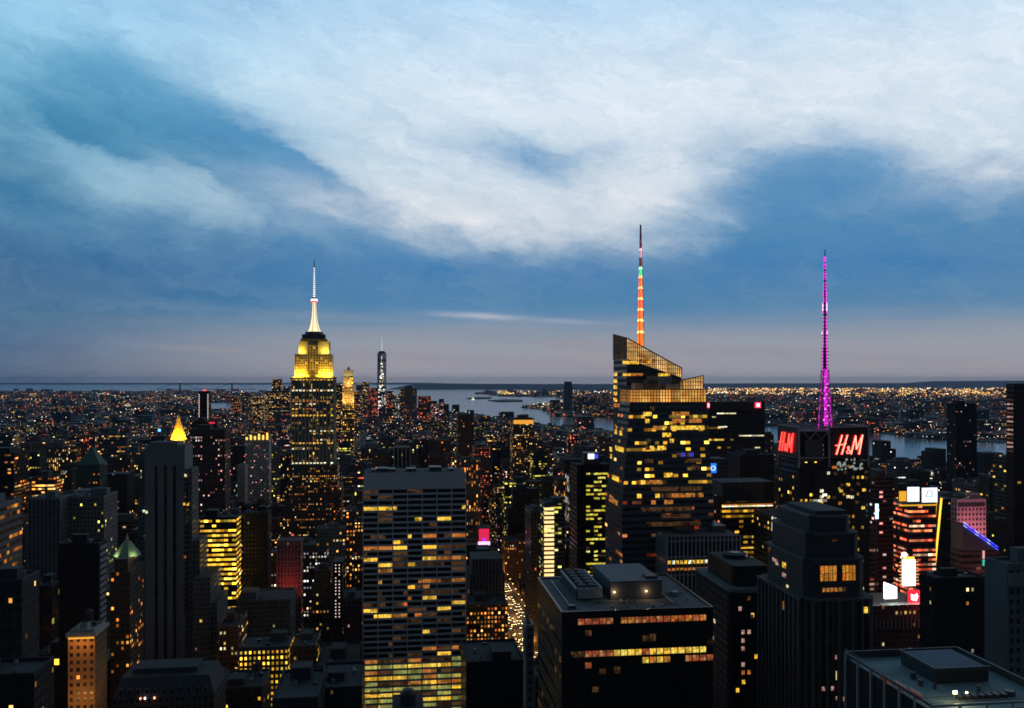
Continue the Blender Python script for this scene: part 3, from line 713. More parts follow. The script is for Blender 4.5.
def neon_tower():
    b = B('office_tower', 'dark office tower with red glowing letter signs and a magenta lattice mast', 'skyscraper', 799, 867, 620, 34, 427)
    W_, D_, z, lx = b.W, b.D, b.lz, b.lx
    mb = MB(); base = z(462)
    mb.box(-W_, W_ + 2, -D_, D_, 0, base, fac('black', 'punch', 2, 'yellow', 1.0), ROOF, 3.6, 4)
    mb.box(lx(812), lx(826), -D_ - 1.6, -D_ - .01, 0, z(470), fac('black', 'strip', 2, 'white', .8), ROOF, 3.6, 4)
    b.put(mb, 'office_shaft')
    cb = MB(); cb.box(-W_ + 5, W_ - 3, -D_ + 5, D_ - 3, base + .01, z(431), fac('black', 'rib', 0), ROOF, 4, 5)
    cb.box(-W_ + 5, lx(824), -D_ + 1, -D_ + 4.9, base + .01, z(440), plain('louvre', (.04, .045, .05), .6), ROOF)
    b.put(cb, 'mechanical_floors')
    fr = MB(); T_ = z(427); r = .55
    for (x, y) in [(-W_, -D_), (W_ + 1, -D_), (W_ + 1, D_), (-W_, D_), (lx(829), -D_)]:
        fr.bar((x, y, base - 4), (x, y, T_), .8, GREYM)
    cs = [(-W_, -D_), (W_ + 1, -D_), (W_ + 1, D_), (-W_, D_)]
    for zz in (T_, T_ - 3, z(458)):
        for a, c in zip(cs, cs[1:] + cs[:1]): fr.bar((*a, zz), (*c, zz), r, GREYM)
    for a, c in zip(cs, cs[1:] + cs[:1]):
        for k in range(8):
            p = [a[i] + (c[i] - a[i]) * k / 8 for i in (0, 1)]; q = [a[i] + (c[i] - a[i]) * (k + 1) / 8 for i in (0, 1)]
            fr.bar((*p, T_ if k % 2 else T_ - 3), (*q, T_ - 3 if k % 2 else T_), .3, GREYM)
    for k in range(3):
        x0 = -W_ + 4 + k * 9; fr.bar((x0, -D_ + .9, T_ - 4), (x0 + 4.5, -D_ + .9, z(440) + .5), .35, GREYM); fr.bar((x0 + 9, -D_ + .9, T_ - 4), (x0 + 4.5, -D_ + .9, z(440) + .5), .35, GREYM)
    b.put(fr, 'sign_frame')
    BLK = plain('black_sign_panel', (.012, .008, .008), .5)
    pn = MB(); x0, x1 = lx(830), W_ + .4
    pn.box(x0, x1, -D_ - .4, -D_ + .4, z(459), T_ - .6, BLK); s1 = b.put(pn, 'sign')
    rt = bpy.data.objects.new('lettering', None); COL.objects.link(rt); rt.parent = b.root; rt.location = (lx(835), -D_ - 1.1, z(454.5)); rt.rotation_euler = (0, 0, 0)
    letters(rt, lx(861.5) - lx(835), z(435.5) - z(454.5), True)
    pn = MB(); pn.box(-W_ - .4, -W_ + .4, -D_ + 2, D_ - 1, z(458), T_ - .6, BLK); b.put(pn, 'sign')
    rt = bpy.data.objects.new('lettering', None); COL.objects.link(rt); rt.parent = b.root; rt.location = (-W_ - 1.1, D_ - 4, z(451.5, 15)); rt.rotation_euler = (0, 0, -pi / 2)
    letters(rt, 2 * D_ - 11, z(433, 15) - z(451.5, 15), False)
    # clutter under the front sign; a faint glow stands in for light on it
    rr = random.Random(5); WL = emit('pale_clutter_glow', (.75, .85, .78), .35); cl_ = MB()
    for k in range(34):
        px = 836 + rr.random() * 25; py = 461 + rr.random() * 10; hgt = rr.uniform(.6, 2.2)
        if py < 465 and not (837 < px < 842 or 850 < px < 856): continue
        cl_.box(lx(px), lx(px) + rr.uniform(.4, 1.2), -D_ - 1.4, -D_ - .4, z(py), z(py) + hgt, WL)
    cl_.box(lx(832), lx(836), -D_ - 1, -D_ - .02, z(469), z(466.5), L_O)
    b.put(cl_, 'lit_sign_trim')
    cells = []
    for px, py in [(824, 446), (824, 450.5), (824, 455), (824, 459)]: cells.append(('f', lx(px), z(py), 2.6, 1.2, L_P, .5 - 3.9))
    for px, py, m_ in [(848, 485.5, L_Y), (841, 491.5, L_Y), (864, 491, L_Y), (848, 497.5, L_W), (852, 498, L_W), (828, 497.5, L_Y), (820.5, 491, L_W), (820.5, 497, L_W), (820, 503, L_Y), (852, 491, L_D), (858, 485, L_D), (842, 486, L_D), (845, 473, L_D), (835, 474, L_D), (828, 473.5, L_W), (863, 509, L_Y), (822, 508, L_Y), (834, 498, L_D), (840, 504, L_O), (857, 503, L_D), (866, 479, L_D), (866, 473, L_D)]:
        cells.append(('f', lx(px), z(py), 2.6, 2.1, m_, 1.75 if 812 < px < 826 else .12))
    windows(b, cells)
    # antenna mast
    MG = emit('magenta_led', (.85, .02, .75), 1.6, True); MG2 = emit('magenta_lamp', (1, .35, .95), 2.6)
    MST = plain('magenta_lit_steel', (.16, .13, .16), .5, .1)
    ax, ay = lx(825, 0), 0; st = D_
    def zz(py): return z(py, st)
    ms = MB(); lv = [(431, 3.7), (422, 3.6), (413, 3.3), (404, 3.0), (395, 2.7), (386, 2.3), (377, 2.0), (370, 1.8)]
    led = MB()
    for (ya, ra), (yb, rb) in zip(lv, lv[1:]):
        ca_ = [(ax + ra * sx, ay + ra * sy, zz(ya)) for sx, sy in ((-1, -1), (1, -1), (1, 1), (-1, 1))]; cb_ = [(ax + rb * sx, ay + rb * sy, zz(yb)) for sx, sy in ((-1, -1), (1, -1), (1, 1), (-1, 1))]
        for k in range(4):
            ms.bar(ca_[k], cb_[k], .42, MST); ms.bar(ca_[k], cb_[(k + 1) % 4], .25, MST); ms.bar(ca_[(k + 1) % 4], cb_[k], .25, MST); ms.bar(cb_[k], cb_[(k + 1) % 4], .3, MST)
            led.bar([ca_[k][0] * .9 + ax * .1, ca_[k][1] * .9 + ay * .1, ca_[k][2]], [cb_[k][0] * .9 + ax * .1, cb_[k][1] * .9 + ay * .1, cb_[k][2]], .22, MG)
    b.put(ms, 'antenna_mast')
    for k in range(16):
        y = 424 - k * 3.6; r_ = 2.5 - k * .08
        for s_ in (-1, 1):
            px_ = ax + s_ * r_ * (.9 if k % 2 else .3); led.box(px_ - .45, px_ + .45, ay - r_ - .3, ay - r_ + .5, zz(y), zz(y - .9), MG2 if (k + s_) % 3 == 0 else MG)
    led.cone(ax, ay, .5, .5, zz(426), zz(372), MG, 6)
    b.put(led, 'magenta_lights')
    up_ = MB()
    for ya, yb, r_, m_ in [(370, 347, 2.1, 0), (347, 327.5, 1.5, 0), (327.5, 313, 1.3, 0), (313, 302, 1.5, 0), (302, 280, .95, 0), (280, 265, .7, 0), (265, 249, .4, 0)]:
        up_.cone(ax, ay, r_ * .8, r_ * .7, zz(ya), zz(yb), MST if yb > 266 else STEEL, 8)
        n_ = int((ya - yb) / 3)
        for k in range(n_):
            yy = ya - (ya - yb) * (k + .5) / n_; up_.cone(ax, ay, r_ * 1.25, r_ * 1.25, zz(yy), zz(yy - .8), STEEL, 8)
    b.put(up_, 'antenna')
    ul = MB()
    for ya, yb, r_, m_ in [(377, 347, 1.5, MG), (347, 333.5, 1.1, MG), (333.5, 331.5, 2.0, MG2), (331.5, 316, 1.0, MG), (311, 302.5, 1.6, MG2), (312.8, 311, 1.5, MG), (302, 297, .9, MG), (296, 291, 1.1, MG), (290, 281, .7, MG), (279, 271, .55, MG), (269, 263, .5, MG), (261, 256, .4, MG)]:
        for k in range(3):
            a = k * 2.1 - 1.2; ul.bar((ax + r_ * cos(a), ay + r_ * sin(a), zz(ya)), (ax + r_ * cos(a), ay + r_ * sin(a), zz(yb)), .38, m_)
    b.put(ul, 'magenta_lights')
    for py, e in ((420, 1300), (400, 1000), (380, 700), (345, 450), (310, 350)): lamp(b, 'POINT', 'mast_lamp', (ax, ay - 6, zz(py)), e, (1, .04, .8), 1.0)
neon_tower()
# ------------------------------------------------------------------ white gridded slab in the centre foreground
def slab():
    b = B('office_slab', 'broad pale gridded office slab with rows of dark and yellow lit strip windows', 'office building', 363, 466, 620, 38, 474)
    W_, D_, z = b.W, b.D, b.lz
    TR = plain('travertine', (.52, .52, .53), .7, .12, .05)
    mb = MB(); h = b.h; T_ = z(488)
    mb.box(-W_ + .6, W_ - .6, -D_ + .6, D_ - .6, 0, h - .01, plain('dark_core', (.02, .02, .024), .5), ROOF)
    mb.box(-W_ + .3, W_ - .3, -D_ + .3, D_ - .3, T_, h, TR, ROOF)
    nb = 7; bw = 2 * W_ / nb; fh = 4.05; nf = int((T_ - 4) / fh)
    for i in range(nb + 1):
        x = -W_ + i * bw; mb.box(max(-W_, x - .35), min(W_, x + .35), -D_ - .35, -D_ + .29, 0, T_ + .01, TR)
    for k in range(nf + 1):
        zz = T_ - k * fh
        for i in range(nb): mb.box(-W_ + i * bw + .351, -W_ + (i + 1) * bw - .351, -D_ - .1, -D_ + .28, zz - 1.45, zz, TR)
        mb.box(W_ - .29, W_ + .1, -D_ + .3, D_, zz - 1.45, zz, TR); mb.box(-W_ - .1, -W_ + .29, -D_ + .3, D_, zz - .95, zz, TR)
    for k in range(6):
        y = -D_ + .8 + k * (2 * D_ - 1.2) / 5; mb.box(W_ - .28, W_ + .3, y - .4, y + .4, 0, T_ - .96, TR); mb.box(-W_ - .3, -W_ + .28, y - .4, y + .4, 0, T_ - .96, TR)
    b.put(mb, 'facade_grid')
    rr = random.Random(21)
    # brightness of each floor, top down (read off the photograph)
    fl = {0: 0, 1: .05, 2: .1, 3: .25, 4: .15, 5: .35, 6: .1, 7: .12, 8: .6, 9: .15, 10: .5, 11: .12, 12: .5, 13: .6, 14: .1, 15: .1, 16: .5, 17: .15, 18: .1, 19: .3, 20: .25, 21: .2, 22: .5, 23: .12, 24: .1, 25: .15, 26: .1, 27: .1, 28: .4, 29: .1, 30: .75, 31: 1, 32: .9, 33: .85, 34: 1, 35: .9, 36: .9, 37: .8}
    cells = []
    for k in range(nf):
        zt = T_ - k * fh - 1.45; zb_ = zt - fh + 1.45
        for i in range(nb):
            p = fl.get(k, .5); r = rr.random(); m = GL
            if k >= 30: m = (L_G if (k * 5 + i // 3) % 3 else L_Y) if r < (p if k % 2 else p * .45) else (L_D if r < .8 else L_O)
            elif r < p * .42: m = L_Y
            elif r < p * .8: m = L_O
            elif r < p * .95 + .22: m = L_D
            if m is not GL and k < 30 and rr.random() < .5:    # only part of the bay is lit
                s = rr.choice([-1, 1]); ww = bw - .75; f_ = rr.uniform(.2, .6)
                f_ = round(f_ * 4) / 4 or .25
                if f_ >= 1: f_ = .75
                xc = -W_ + (i + .5) * bw
                cells.append(('f', xc - s * (ww / 2 - ww * f_ / 2), (zt + zb_) / 2, ww * f_, zt - zb_, m, -.5))
                cells.append(('f', xc + s * (ww / 2 - ww * (1 - f_) / 2), (zt + zb_) / 2, ww * (1 - f_), zt - zb_, GL if rr.random() < .7 else L_D, -.5))
            else: cells.append(('f', -W_ + (i + .5) * bw, (zt + zb_) / 2, bw - .75, zt - zb_, m, -.5))
    windows(b, cells)
    rk = MB()
    for x0, x1, hh in [(-W_ + 9, -W_ + 17, 2.5), (-W_ + 5, -W_ + 8, 1.6), (-6, 1, 2), (W_ - 26, W_ - 17, 3), (W_ - 12, W_ - 8, 1.6), (-22, -14, 2)]: rk.box(x0, x1, -6, 6, h + .01, h + hh, STEEL)
    for k in range(18): x = -W_ + 1 + k * (2 * W_ - 2) / 17; rk.box(x - .1, x + .1, -D_ + .5, -D_ + .7, h, h + 1.3, STEEL)
    rk.box(-W_ + .5, W_ - .5, -D_ + .5, -D_ + .6, h + 1.3, h + 1.4, STEEL)
    b.put(rk, 'rooftop_plant')
slab()
# ------------------------------------------------------------------ black office block in the lower centre
def black_block():
    b = B('office_block', 'black glass office block with broad flat grey roof carrying fans and a plant house', 'office building', 562, 713, 350, 62, h=166)
    W_, D_, z, lx, h = b.W, b.D, b.lz, b.lx, 166
    BM = plain('black_metal_panel', (.011, .011, .013), .35, .2, .1); RG = plain('grey_roof_gravel', (.12, .125, .135), .95, .6, .09)
    mb = MB(); mb.box(-W_, W_, -D_, D_, 0, h, BM, RG)
    nc, fh, cw = 20, 3.75, 2 * W_ / 20.6
    for k in range(44):                      # floor bands and mullions
        zz = h - 3 - k * fh
        mb.box(-W_, W_, -D_ - .12, -D_ - .004, zz - 1.3, zz - .9, plain('bronze_trim', (.02, .018, .018), .4)); mb.box(-W_ - .12, -W_ - .004, -D_, D_, zz - 1.3, zz - .9, plain('bronze_trim', (.02, .018, .018), .4))
    b.put(mb, 'wall')
    pp = MB(); t = .7
    pp.box(-W_ - .2, W_ + .2, -D_ - .2, -D_ + t, h + .004, h + .7, BM).box(-W_ - .2, W_ + .2, D_ - t, D_ + .2, h + .004, h + .7, BM).box(-W_ - .2, -W_ + t, -D_ + t, D_ - t, h + .004, h + .7, BM).box(W_ - t, W_ + .2, -D_ + t, D_ - t, h + .004, h + .7, BM)
    b.put(pp, 'parapet')
    rr = random.Random(6)
    WR = litglass('lit_office_red_brown', [(1, .30, .10), (1, .22, .08), (1, .42, .16)], .36, 2, .7); WY = litglass('lit_office_yellow', [(1, .62, .06), (1, .75, .12), (1, .5, .05)], .95, 1.6, .7)
    cells = []; px0 = 571; step = (707 - 571) / 19.0
    def row(py, a, c, pick):
        for i in range(20):
            px = px0 + i * step
            if a <= px <= c: cells.append(('f', b.lx(px + 3), z(py), cw * .84, 2.35, pick(i), .02))
    row(622.5, 577, 607, lambda i: WR); row(622.5, 615, 700, lambda i: WR if rr.random() < .75 else L_O)
    row(655, 571, 607, lambda i: L_D if i < 2 else WR); row(655, 607, 700, lambda i: WY if i != 10 else WR)
    row(663.5, 638, 668, lambda i: L_O if i % 2 else WY); row(663.5, 684, 707, lambda i: WR)
    row(634, 583, 590, lambda i: L_D); row(641.5, 640, 655, lambda i: L_D); row(666.5, 585, 592, lambda i: WR); row(672, 610, 616, lambda i: L_D)
    n0 = len(cells); done = {(round(c[1], 1), round(c[2], 0)) for c in cells}
    for py in (631, 640, 648, 673, 682, 691, 700, 709):
        for i in range(20): cells.append(('f', b.lx(px0 + i * step + 3), z(py), cw * .84, 2.1, GL if rr.random() < .96 else L_D, .012))
    windows(b, cells)
    sd = []
    for py in range(0, 9):
        for j in range(12):
            m = GL if rr.random() < .9 else L_D
            if py in (6,) and rr.random() < .6: m = L_D
            sd.append(('l', -D_ + 4 + j * 5, h - 12 - py * 7.5, 3.6, 2.2, m, .02))
    windows(b, sd, cap=0)
    # fan deck
    fd = MB(); f0, f1 = -W_ + 10, -W_ + 21; y0, y1 = -D_ + 20, D_ - 6
    CREAM = plain('pale_casing', (.26, .27, .28), .6, .1, .3); DK = plain('fan_dark', (.02, .02, .022), .6)
    fd.box(f0, f1, y0, y1, h + .02, h + 4.4, plain('louvre_dark', (.05, .052, .056), .6), DK).box(f0 - .4, f0 + .5, y0, y1, h + 4.4, h + 5.2, CREAM).box(f1 - .5, f1 + .4, y0, y1, h + 4.4, h + 5.2, CREAM).box(f0 + .5, f1 - .5, y0 - .4, y0 + .5, h + 4.4, h + 5.2, CREAM)
    fd.box(f0 + .5, f1, y0 - 1.2, y0 - .41, h + 1, h + 4.8, CREAM)
    deck = b.put(fd, 'fan_deck')
    for k in range(6):
        for s in (0, 1):
            y = y0 + 3.4 + k * (y1 - y0 - 5) / 5.3; x = f0 + 3 + s * 4.7
            f = MB(); f.cone(x, y, 2.05, 2.05, h + 4.41, h + 5.9, STEEL, 16, m2=DK).cone(x, y, .5, .5, h + 5.9, h + 6.3, GREYM, 8)
            for q in range(4): a = q * pi / 2; f.bar((x, y, h + 6.0), (x + 1.9 * cos(a), y + 1.9 * sin(a), h + 6.0), .1, GREYM)
            b.put(f, 'fan', deck)
    ph = MB(); a0, a1 = -W_ + 24.5, -W_ + 47; q0, q1 = -D_ + 18, D_ - 9
    ph.box(a0, a1, q0, q1, h + .02, h + 8, plain('plant_house_wall', (.07, .075, .09), .6), plain('plant_house_roof', (.15, .17, .19), .8, .3, .2)); ph.box(a0 - .3, a1 + .3, q0 - .3, q0 - .01, h + 7.6, h + 8.1, STEEL)
    ph.box(a1 - 6, a1 - 1, q0 + 3, q0 + 9, h + 8.01, h + 9.2, STEEL)
    house = b.put(ph, 'plant_house')
    for x in (a0 + 1.5, a1 - 7):
        l = MB(); l.box(x - .35, x + .35, q0 - .6, q0 - .1, h + 3.3, h + 3.9, emit('wall_lamp_glow', (1, .6, .25), 4)); b.put(l, 'wall_lamp', house)
        lamp(b, 'POINT', 'wall_lamp_light', (x, q0 - 1.6, h + 3.4), 260, (1, .62, .3), .3)
    ex = MB()
    ex.cone(a1 + 5, q1 - 3, .9, .9, h, h + 2, STEEL, 10).box(-W_ + 4, -W_ + 7, -D_ + 6, -D_ + 9, h + .01, h + 1.4, STEEL).cone(a0 + 9, q0 - 5, .3, .3, h, h + 2.6, STEEL, 8).box(a1 + 6, a1 + 9, -D_ + 22, -D_ + 26, h + .01, h + 1.6, GREYM)
    b.put(ex, 'roof_vents')
    rl = MB()
    for k in range(31): x = -W_ + .9 + k * (2 * W_ - 1.8) / 30; rl.bar((x, -D_ + .9, h), (x, -D_ + .9, h + 1.3), .05, GREYM)
    rl.bar((-W_ + .9, -D_ + .9, h + 1.3), (W_ - .9, -D_ + .9, h + 1.3), .05, GREYM)
    for k in range(31): y = -D_ + .9 + k * (2 * D_ - 1.8) / 30; rl.bar((-W_ + .9, y, h), (-W_ + .9, y, h + 1.3), .05, GREYM)
    rl.bar((-W_ + .9, -D_ + .9, h + 1.3), (-W_ + .9, D_ - .9, h + 1.3), .05, GREYM); b.put(rl, 'railing')
    for (xa, ya, xb, yb) in [(-W_ + 16, -D_ + 17, a0 + 4, -D_ + 12), (a0 + 4, -D_ + 12, a0 + 4, q0 - .2), (a1 + 2, -D_ + 8, a1 + 2, D_ - 6), (-W_ + 5, -D_ + 12, -W_ + 5, D_ - 8), (a1 + .2, q0 + 8, W_ - 4, q0 + 8)]:
        b.put(MB().bar((xa, ya, h + .6), (xb, yb, h + .6), .35, GREYM), 'duct')
    r3 = random.Random(31)
    for k in range(14):
        x, y = r3.uniform(-W_ + 3, W_ - 4), r3.choice([r3.uniform(-D_ + 4, -D_ + 15), r3.uniform(D_ - 8, D_ - 3)]); s_ = r3.uniform(.5, 1.3)
        b.put(MB().box(x, x + s_, y, y + s_ * 1.3, h + .013, h + r3.uniform(.5, 1.6), r3.choice([STEEL, GREYM])), 'roof_vent')
    b.put(MB().box(W_ - 18, W_ - 12, -D_ + 6, -D_ + 13, h + .013, h + .05, plain('roof_patch', (.055, .058, .065), .9)).box(-W_ + 22, -W_ + 30, -D_ + 4, -D_ + 9, h + .013, h + .05, plain('roof_patch', (0, 0, 0))), 'roof_patch')
black_block()
def narrow_wing():
    b = B('office_building', 'slim pale-edged tower rising beside the left flank of the black block', 'office building', 526, 534, 372, 9, 628)
    b.put(MB().box(-b.W, b.W, -b.D, b.D, 0, b.h, fac('grey', 'punch', 1, 'warm', .8), ROOF), 'wall'); roofkit(b, -b.W, b.W, -b.D, b.D, b.h, GREYM, False)
narrow_wing()

# ------------------------------------------------------------------ dark tower with rounded corner
def round_corner(w, d, r, n=8, both=True):
    P = [(w, -d), (w, d), (-w, d)]
    c = (-w + r, -d + r)
    P += [(c[0] - r * cos(pi / 2 * i / n), c[1] - r * sin(pi / 2 * i / n)) for i in range(n + 1)]
    return P
def rounded_tower():
    b = B('office_tower', 'near-black tower with rounded corner and set-back cylindrical plant room, few windows lit', 'office building', 731, 775, 420, 50, 590)
    W_, D_, z, h = b.W, b.D, b.lz, b.h
    BK = plain('black_cladding', (.016, .016, .019), .35, .2, .1)
    mb = MB(); P = round_corner(W_, D_, 6); mb.prism(P, 0, h, fac('black', 'punch', 0, 'warm'), plain('pale_edge_roof', (.12, .125, .13), .9, .3, .2), 3.2, 3.7); b.put(mb, 'wall')
    rim = MB(); P2 = [(x * 1.01, y * 1.01) for x, y in P]; rim.prism(P2, h - 1.6, h - .02, plain('pale_rim', (.16, .165, .17), .7)); b.put(rim, 'cornice')
    ph = MB(); ph.prism([(x * .80 + 1.5, y * .72 - 1) for x, y in P], h + .01, h + 10, BK, ROOF); ph.cone(2, 3, 6.2, 6.2, h + 10.01, h + 12, BK, 24, m2=ROOF).cone(2, 3, 3, 3, h + 12.01, h + 12.6, GREYM, 20)
    b.put(ph, 'plant_room')
    c = []
    for px, py, m in [(740, 609, L_P), (743, 632.5, L_P), (749, 632.5, L_P), (743, 641, L_P), (743, 649, L_P), (743, 665, L_P), (743, 673, L_O), (749, 673, L_O), (756, 657.5, L_Y), (762, 657.5, L_Y), (762, 665, L_Y), (743.5, 682.5, L_Y), (737.5, 690.5, L_Y), (752, 617, L_D), (749, 599, L_D)]: c.append(('f', b.lx(px), z(py), 1.5, 2.0, m, .05))
    for yy, py in [(-D_ + 22, 622), (-D_ + 24, 640), (-D_ + 26, 644)]: c.append(('l', yy, z(py, 20), 2, 1.8, L_W if py == 622 else L_P, .05))
    windows(b, c)
rounded_tower()

# ------------------------------------------------------------------ stepped granite tower
def stepped():
    b = B('office_tower', 'dark ribbed granite tower with stepped crown and two big amber windows near the top', 'skyscraper', 807, 868, 336, 40, 514)
    W_, D_, z, lx = b.W, b.D, b.lz, b.lx
    GR = plain('dark_granite', (.036, .034, .036), .55, .2, .15); RB = plain('granite_rib', (.085, .08, .085), .6, .15, .2)
    body = MB()
    tiers = [(0, 2.6, 0, z(598)), (0, 0, z(598), z(559)), (1, -1.6, z(559), z(534)), (2, -4.2, z(534), z(518))]
    for i, e, z0, z1 in tiers:
        w, d = W_ + e, D_ + e; c = 3.5 - i * .5
        P = [(-w + c, -d), (w - c, -d), (w, -d + c), (w, d - c), (w - c, d), (-w + c, d), (-w, d - c), (-w, -d + c)]
        body.prism(P, z0, z1 - (.02 if i < 2 else 0), fac('granite', 'rib', 0) if z1 < z(590) else GR, ROOF, 3.1, 3.8)
    body.box(-W_ + 7, W_ - 5, -D_ + 7, D_ - 7, z(518) + .01, z(514), GR, ROOF)
    b.put(body, 'tower_body')
    rb = MB()
    for px in (809.5, 823, 834.5, 848, 858, 866): x = lx(px); rb.box(x - .5, x + .5, -D_ - 3.5, -D_ - 2.61, 0, z(598), RB)
    for k in range(11): y = -D_ + 1 + k * (2 * D_ - 2) / 10; rb.box(-W_ - 3.3, -W_ - 2.61, y - .4, y + .4, 0, z(598), RB)
    for e, zz in ((2.9, z(598)), (.3, z(559)), (-1.3, z(534)), (-3.9, z(518))):
        w, d = W_ + e, D_ + e
        rb.box(-w + 2.5, w - 2.5, -d - .2, -d + .29, zz - 1, zz - .03, RB); rb.box(-w - .2, -w + .29, -d + 2.5, d - 2.5, zz - 1, zz - .03, RB)
    b.put(rb, 'ribs_and_cornices')
    AM = litglass('amber_atrium_glass', [(1, .34, .03), (1, .42, .05), (1, .26, .02)], .62, .85, .4)
    c = [('f', lx(828), z(574), 6.9, 5.8, AM, .15), ('f', lx(848.5), z(574), 5.6, 5.8, AM, .15)]
    for px in range(824, 846, 4): c.append(('f', lx(px), z(590.5), 1.2, 1.5, L_O if px < 842 else L_D, .1))
    c += [('f', lx(860.5), z(610), 2.9, 2.4, L_Y, 2.65), ('f', lx(833), z(656), 1, 1.6, L_P, 2.65), ('f', lx(820), z(687), 1, 1.6, L_P, 2.65), ('f', lx(829), z(687), 1, 1.6, L_P, 2.65), ('f', lx(841), z(698), 1, 1.6, L_P, 2.65), ('f', lx(834), z(697), 1.2, 1.4, L_P, 2.65), ('f', lx(836), z(542), 2.2, .8, L_D, -1.2)]
    for px in range(0, 2): c.append(('l', D_ - 6 - px * 7, z(554 + px * 9, 25), 2.2, 2.2, L_P if px else L_D, .1))
    c += [('l', 0, z(565, 20), 3, 2.2, L_Y, .1), ('l', 0, z(575, 20), 3, 1.6, L_P, .1), ('l', -3, z(585, 20), 1.5, 1.5, L_W, .1), ('l', 12, z(662, 25), .9, 2, L_P, 2.65), ('l', 10, z(562, 25), 2.2, 1.4, L_P, .1)]
    windows(b, c)
    fr = MB()
    for px, w in ((828, 6.9), (848.5, 5.6)):
        for k in range(5): x = lx(px) - w / 2 + k * w / 4; fr.box(x - .09, x + .09, -D_ - .45, -D_ - .16, z(574) - 2.9, z(574) + 2.9, GR)
        fr.box(lx(px) - w / 2, lx(px) + w / 2, -D_ - .44, -D_ - .16, z(574) - .1, z(574) + .1, GR)
    b.put(fr, 'window_frame')
stepped()

# ------------------------------------------------------------------ striped tower with blue-green roof, bottom right
def corner_roof():
    b = B('office_tower', 'tower with pale vertical fins and a blue-green roof terrace holding a low plant house', 'office building', 933, 1062, 210, 41, 703)
    W_, D_, z, h = b.W, b.D, b.lz, b.h
    PF = plain('pale_fin', (.30, .31, .32), .6, .15, .3); DKW = plain('dark_bay', (.016, .016, .018), .4)
    TEAL = plain('blue_green_roof', (.15, .24, .25), .9, .55, .10)
    mb = MB(); mb.box(-W_, W_, -D_, D_, 0, h - 2.2, DKW, TEAL, 3, 4); b.put(mb, 'wall')
    fn = MB()
    for k in range(7): y = -D_ + k * 2 * D_ / 6; fn.box(-W_ - .6, -W_ - .004, y - .28, y + .28, 0, h - .9, PF)
    for k in range(6): x = -W_ + k * 2 * W_ / 5; fn.box(x - .28, x + .28, -D_ - .6, -D_ - .004, 0, h - .9, PF)
    b.put(fn, 'fins')
    pr = MB(); pr.box(-W_ - .65, W_ + .65, -D_ - .65, -D_ - .2, h - .9, h - .3, PF).box(-W_ - .65, -W_ - .2, -D_ - .2, D_ + .2, h - .9, h - .3, STEEL).box(-W_ - .2, W_, D_ - .2, D_ + .2, h - 2.2, h - .2, STEEL).box(W_ - .2, W_ + .3, -D_ - .2, D_ - .21, h - 2.2, h - .2, STEEL)
    for k in range(22): pr.bar((-W_ - .4, -D_ + k * 2 * D_ / 21, h - .3), (-W_ - .4, -D_ + k * 2 * D_ / 21, h + .5), .06, GREYM)
    pr.bar((-W_ - .4, -D_, h + .5), (-W_ - .4, D_, h + .5), .06, GREYM)
    b.put(pr, 'parapet')
    ph = MB(); ph.box(-W_ + 12.5, W_ - 6.5, -D_ + 18, D_ - 7, h - 2.18, h + 1.5, plain('plant_house_dark', (.025, .03, .035), .6), plain('blue_membrane', (.10, .15, .20), .9, .35, .15))
    ph.box(-W_ + 12.1, W_ - 6.1, -D_ + 17.6, -D_ + 17.99, h + 1.0, h + 2.0, STEEL).box(-W_ + 12.1, -W_ + 12.49, -D_ + 18, D_ - 7, h + 1.0, h + 2.0, STEEL); b.put(ph, 'plant_house')
    ex = MB(); rr = random.Random(2)
    for x, y, s, hh in [(-W_ + 9, 2, .8, 1.8), (-W_ + 8, -3, .7, 1.5), (-W_ + 10, -6, .5, 1.3), (2, -D_ + 10, .5, 2.2), (W_ - 8, -D_ + 8, 1.4, 1.2)]: ex.cone(x, y, s, s * .9, h - 2.2, h - 2.2 + hh, STEEL, 10)
    for k in range(7): ex.box(-W_ + 11 + k * 2, -W_ + 12.2 + k * 2, -D_ + 6, -D_ + 8, h - 2.19, h - 1.1, STEEL)
    ex.bar((-W_ + 3, -D_ + 9, h - 2), (W_ - 4, -D_ + 11, h - 2), .12, GREYM).bar((-W_ + 3, -D_ + 5, h - 1.9), (W_ - 4, -D_ + 5, h - 1.9), .12, GREYM)
    b.put(ex, 'roof_vents')
    fl = MB()
    x1 = -W_ + 8.3
    for x, s in ((x1, .48), (x1 + 3.1, .22)):
        fl.bar((x, -D_ + 4, h - 2.2), (x, -D_ + 4, h + .6), .07, STEEL); fl.box(x - s, x + s, -D_ + 3.6, -D_ + 3.9, h + .5, h + .5 + 1.5 * s, emit('flood_glow', (1, .85, .35), 9))
    b.put(fl, 'floodlight_mast'); lamp(b, 'POINT', 'floodlight', (x1, -D_ + 3.2, h + .6), 520, (1, .85, .4), .3)
    windows(b, [('l', -D_ + 7 + k * 6.8, z(690 - k * 5, 10 + 5 * k), 5, 1.6, litglass('dim_red_office', [(1, .3, .15), (1, .4, .3)], .10, 1.0), .02) for k in range(3)])
corner_roof()

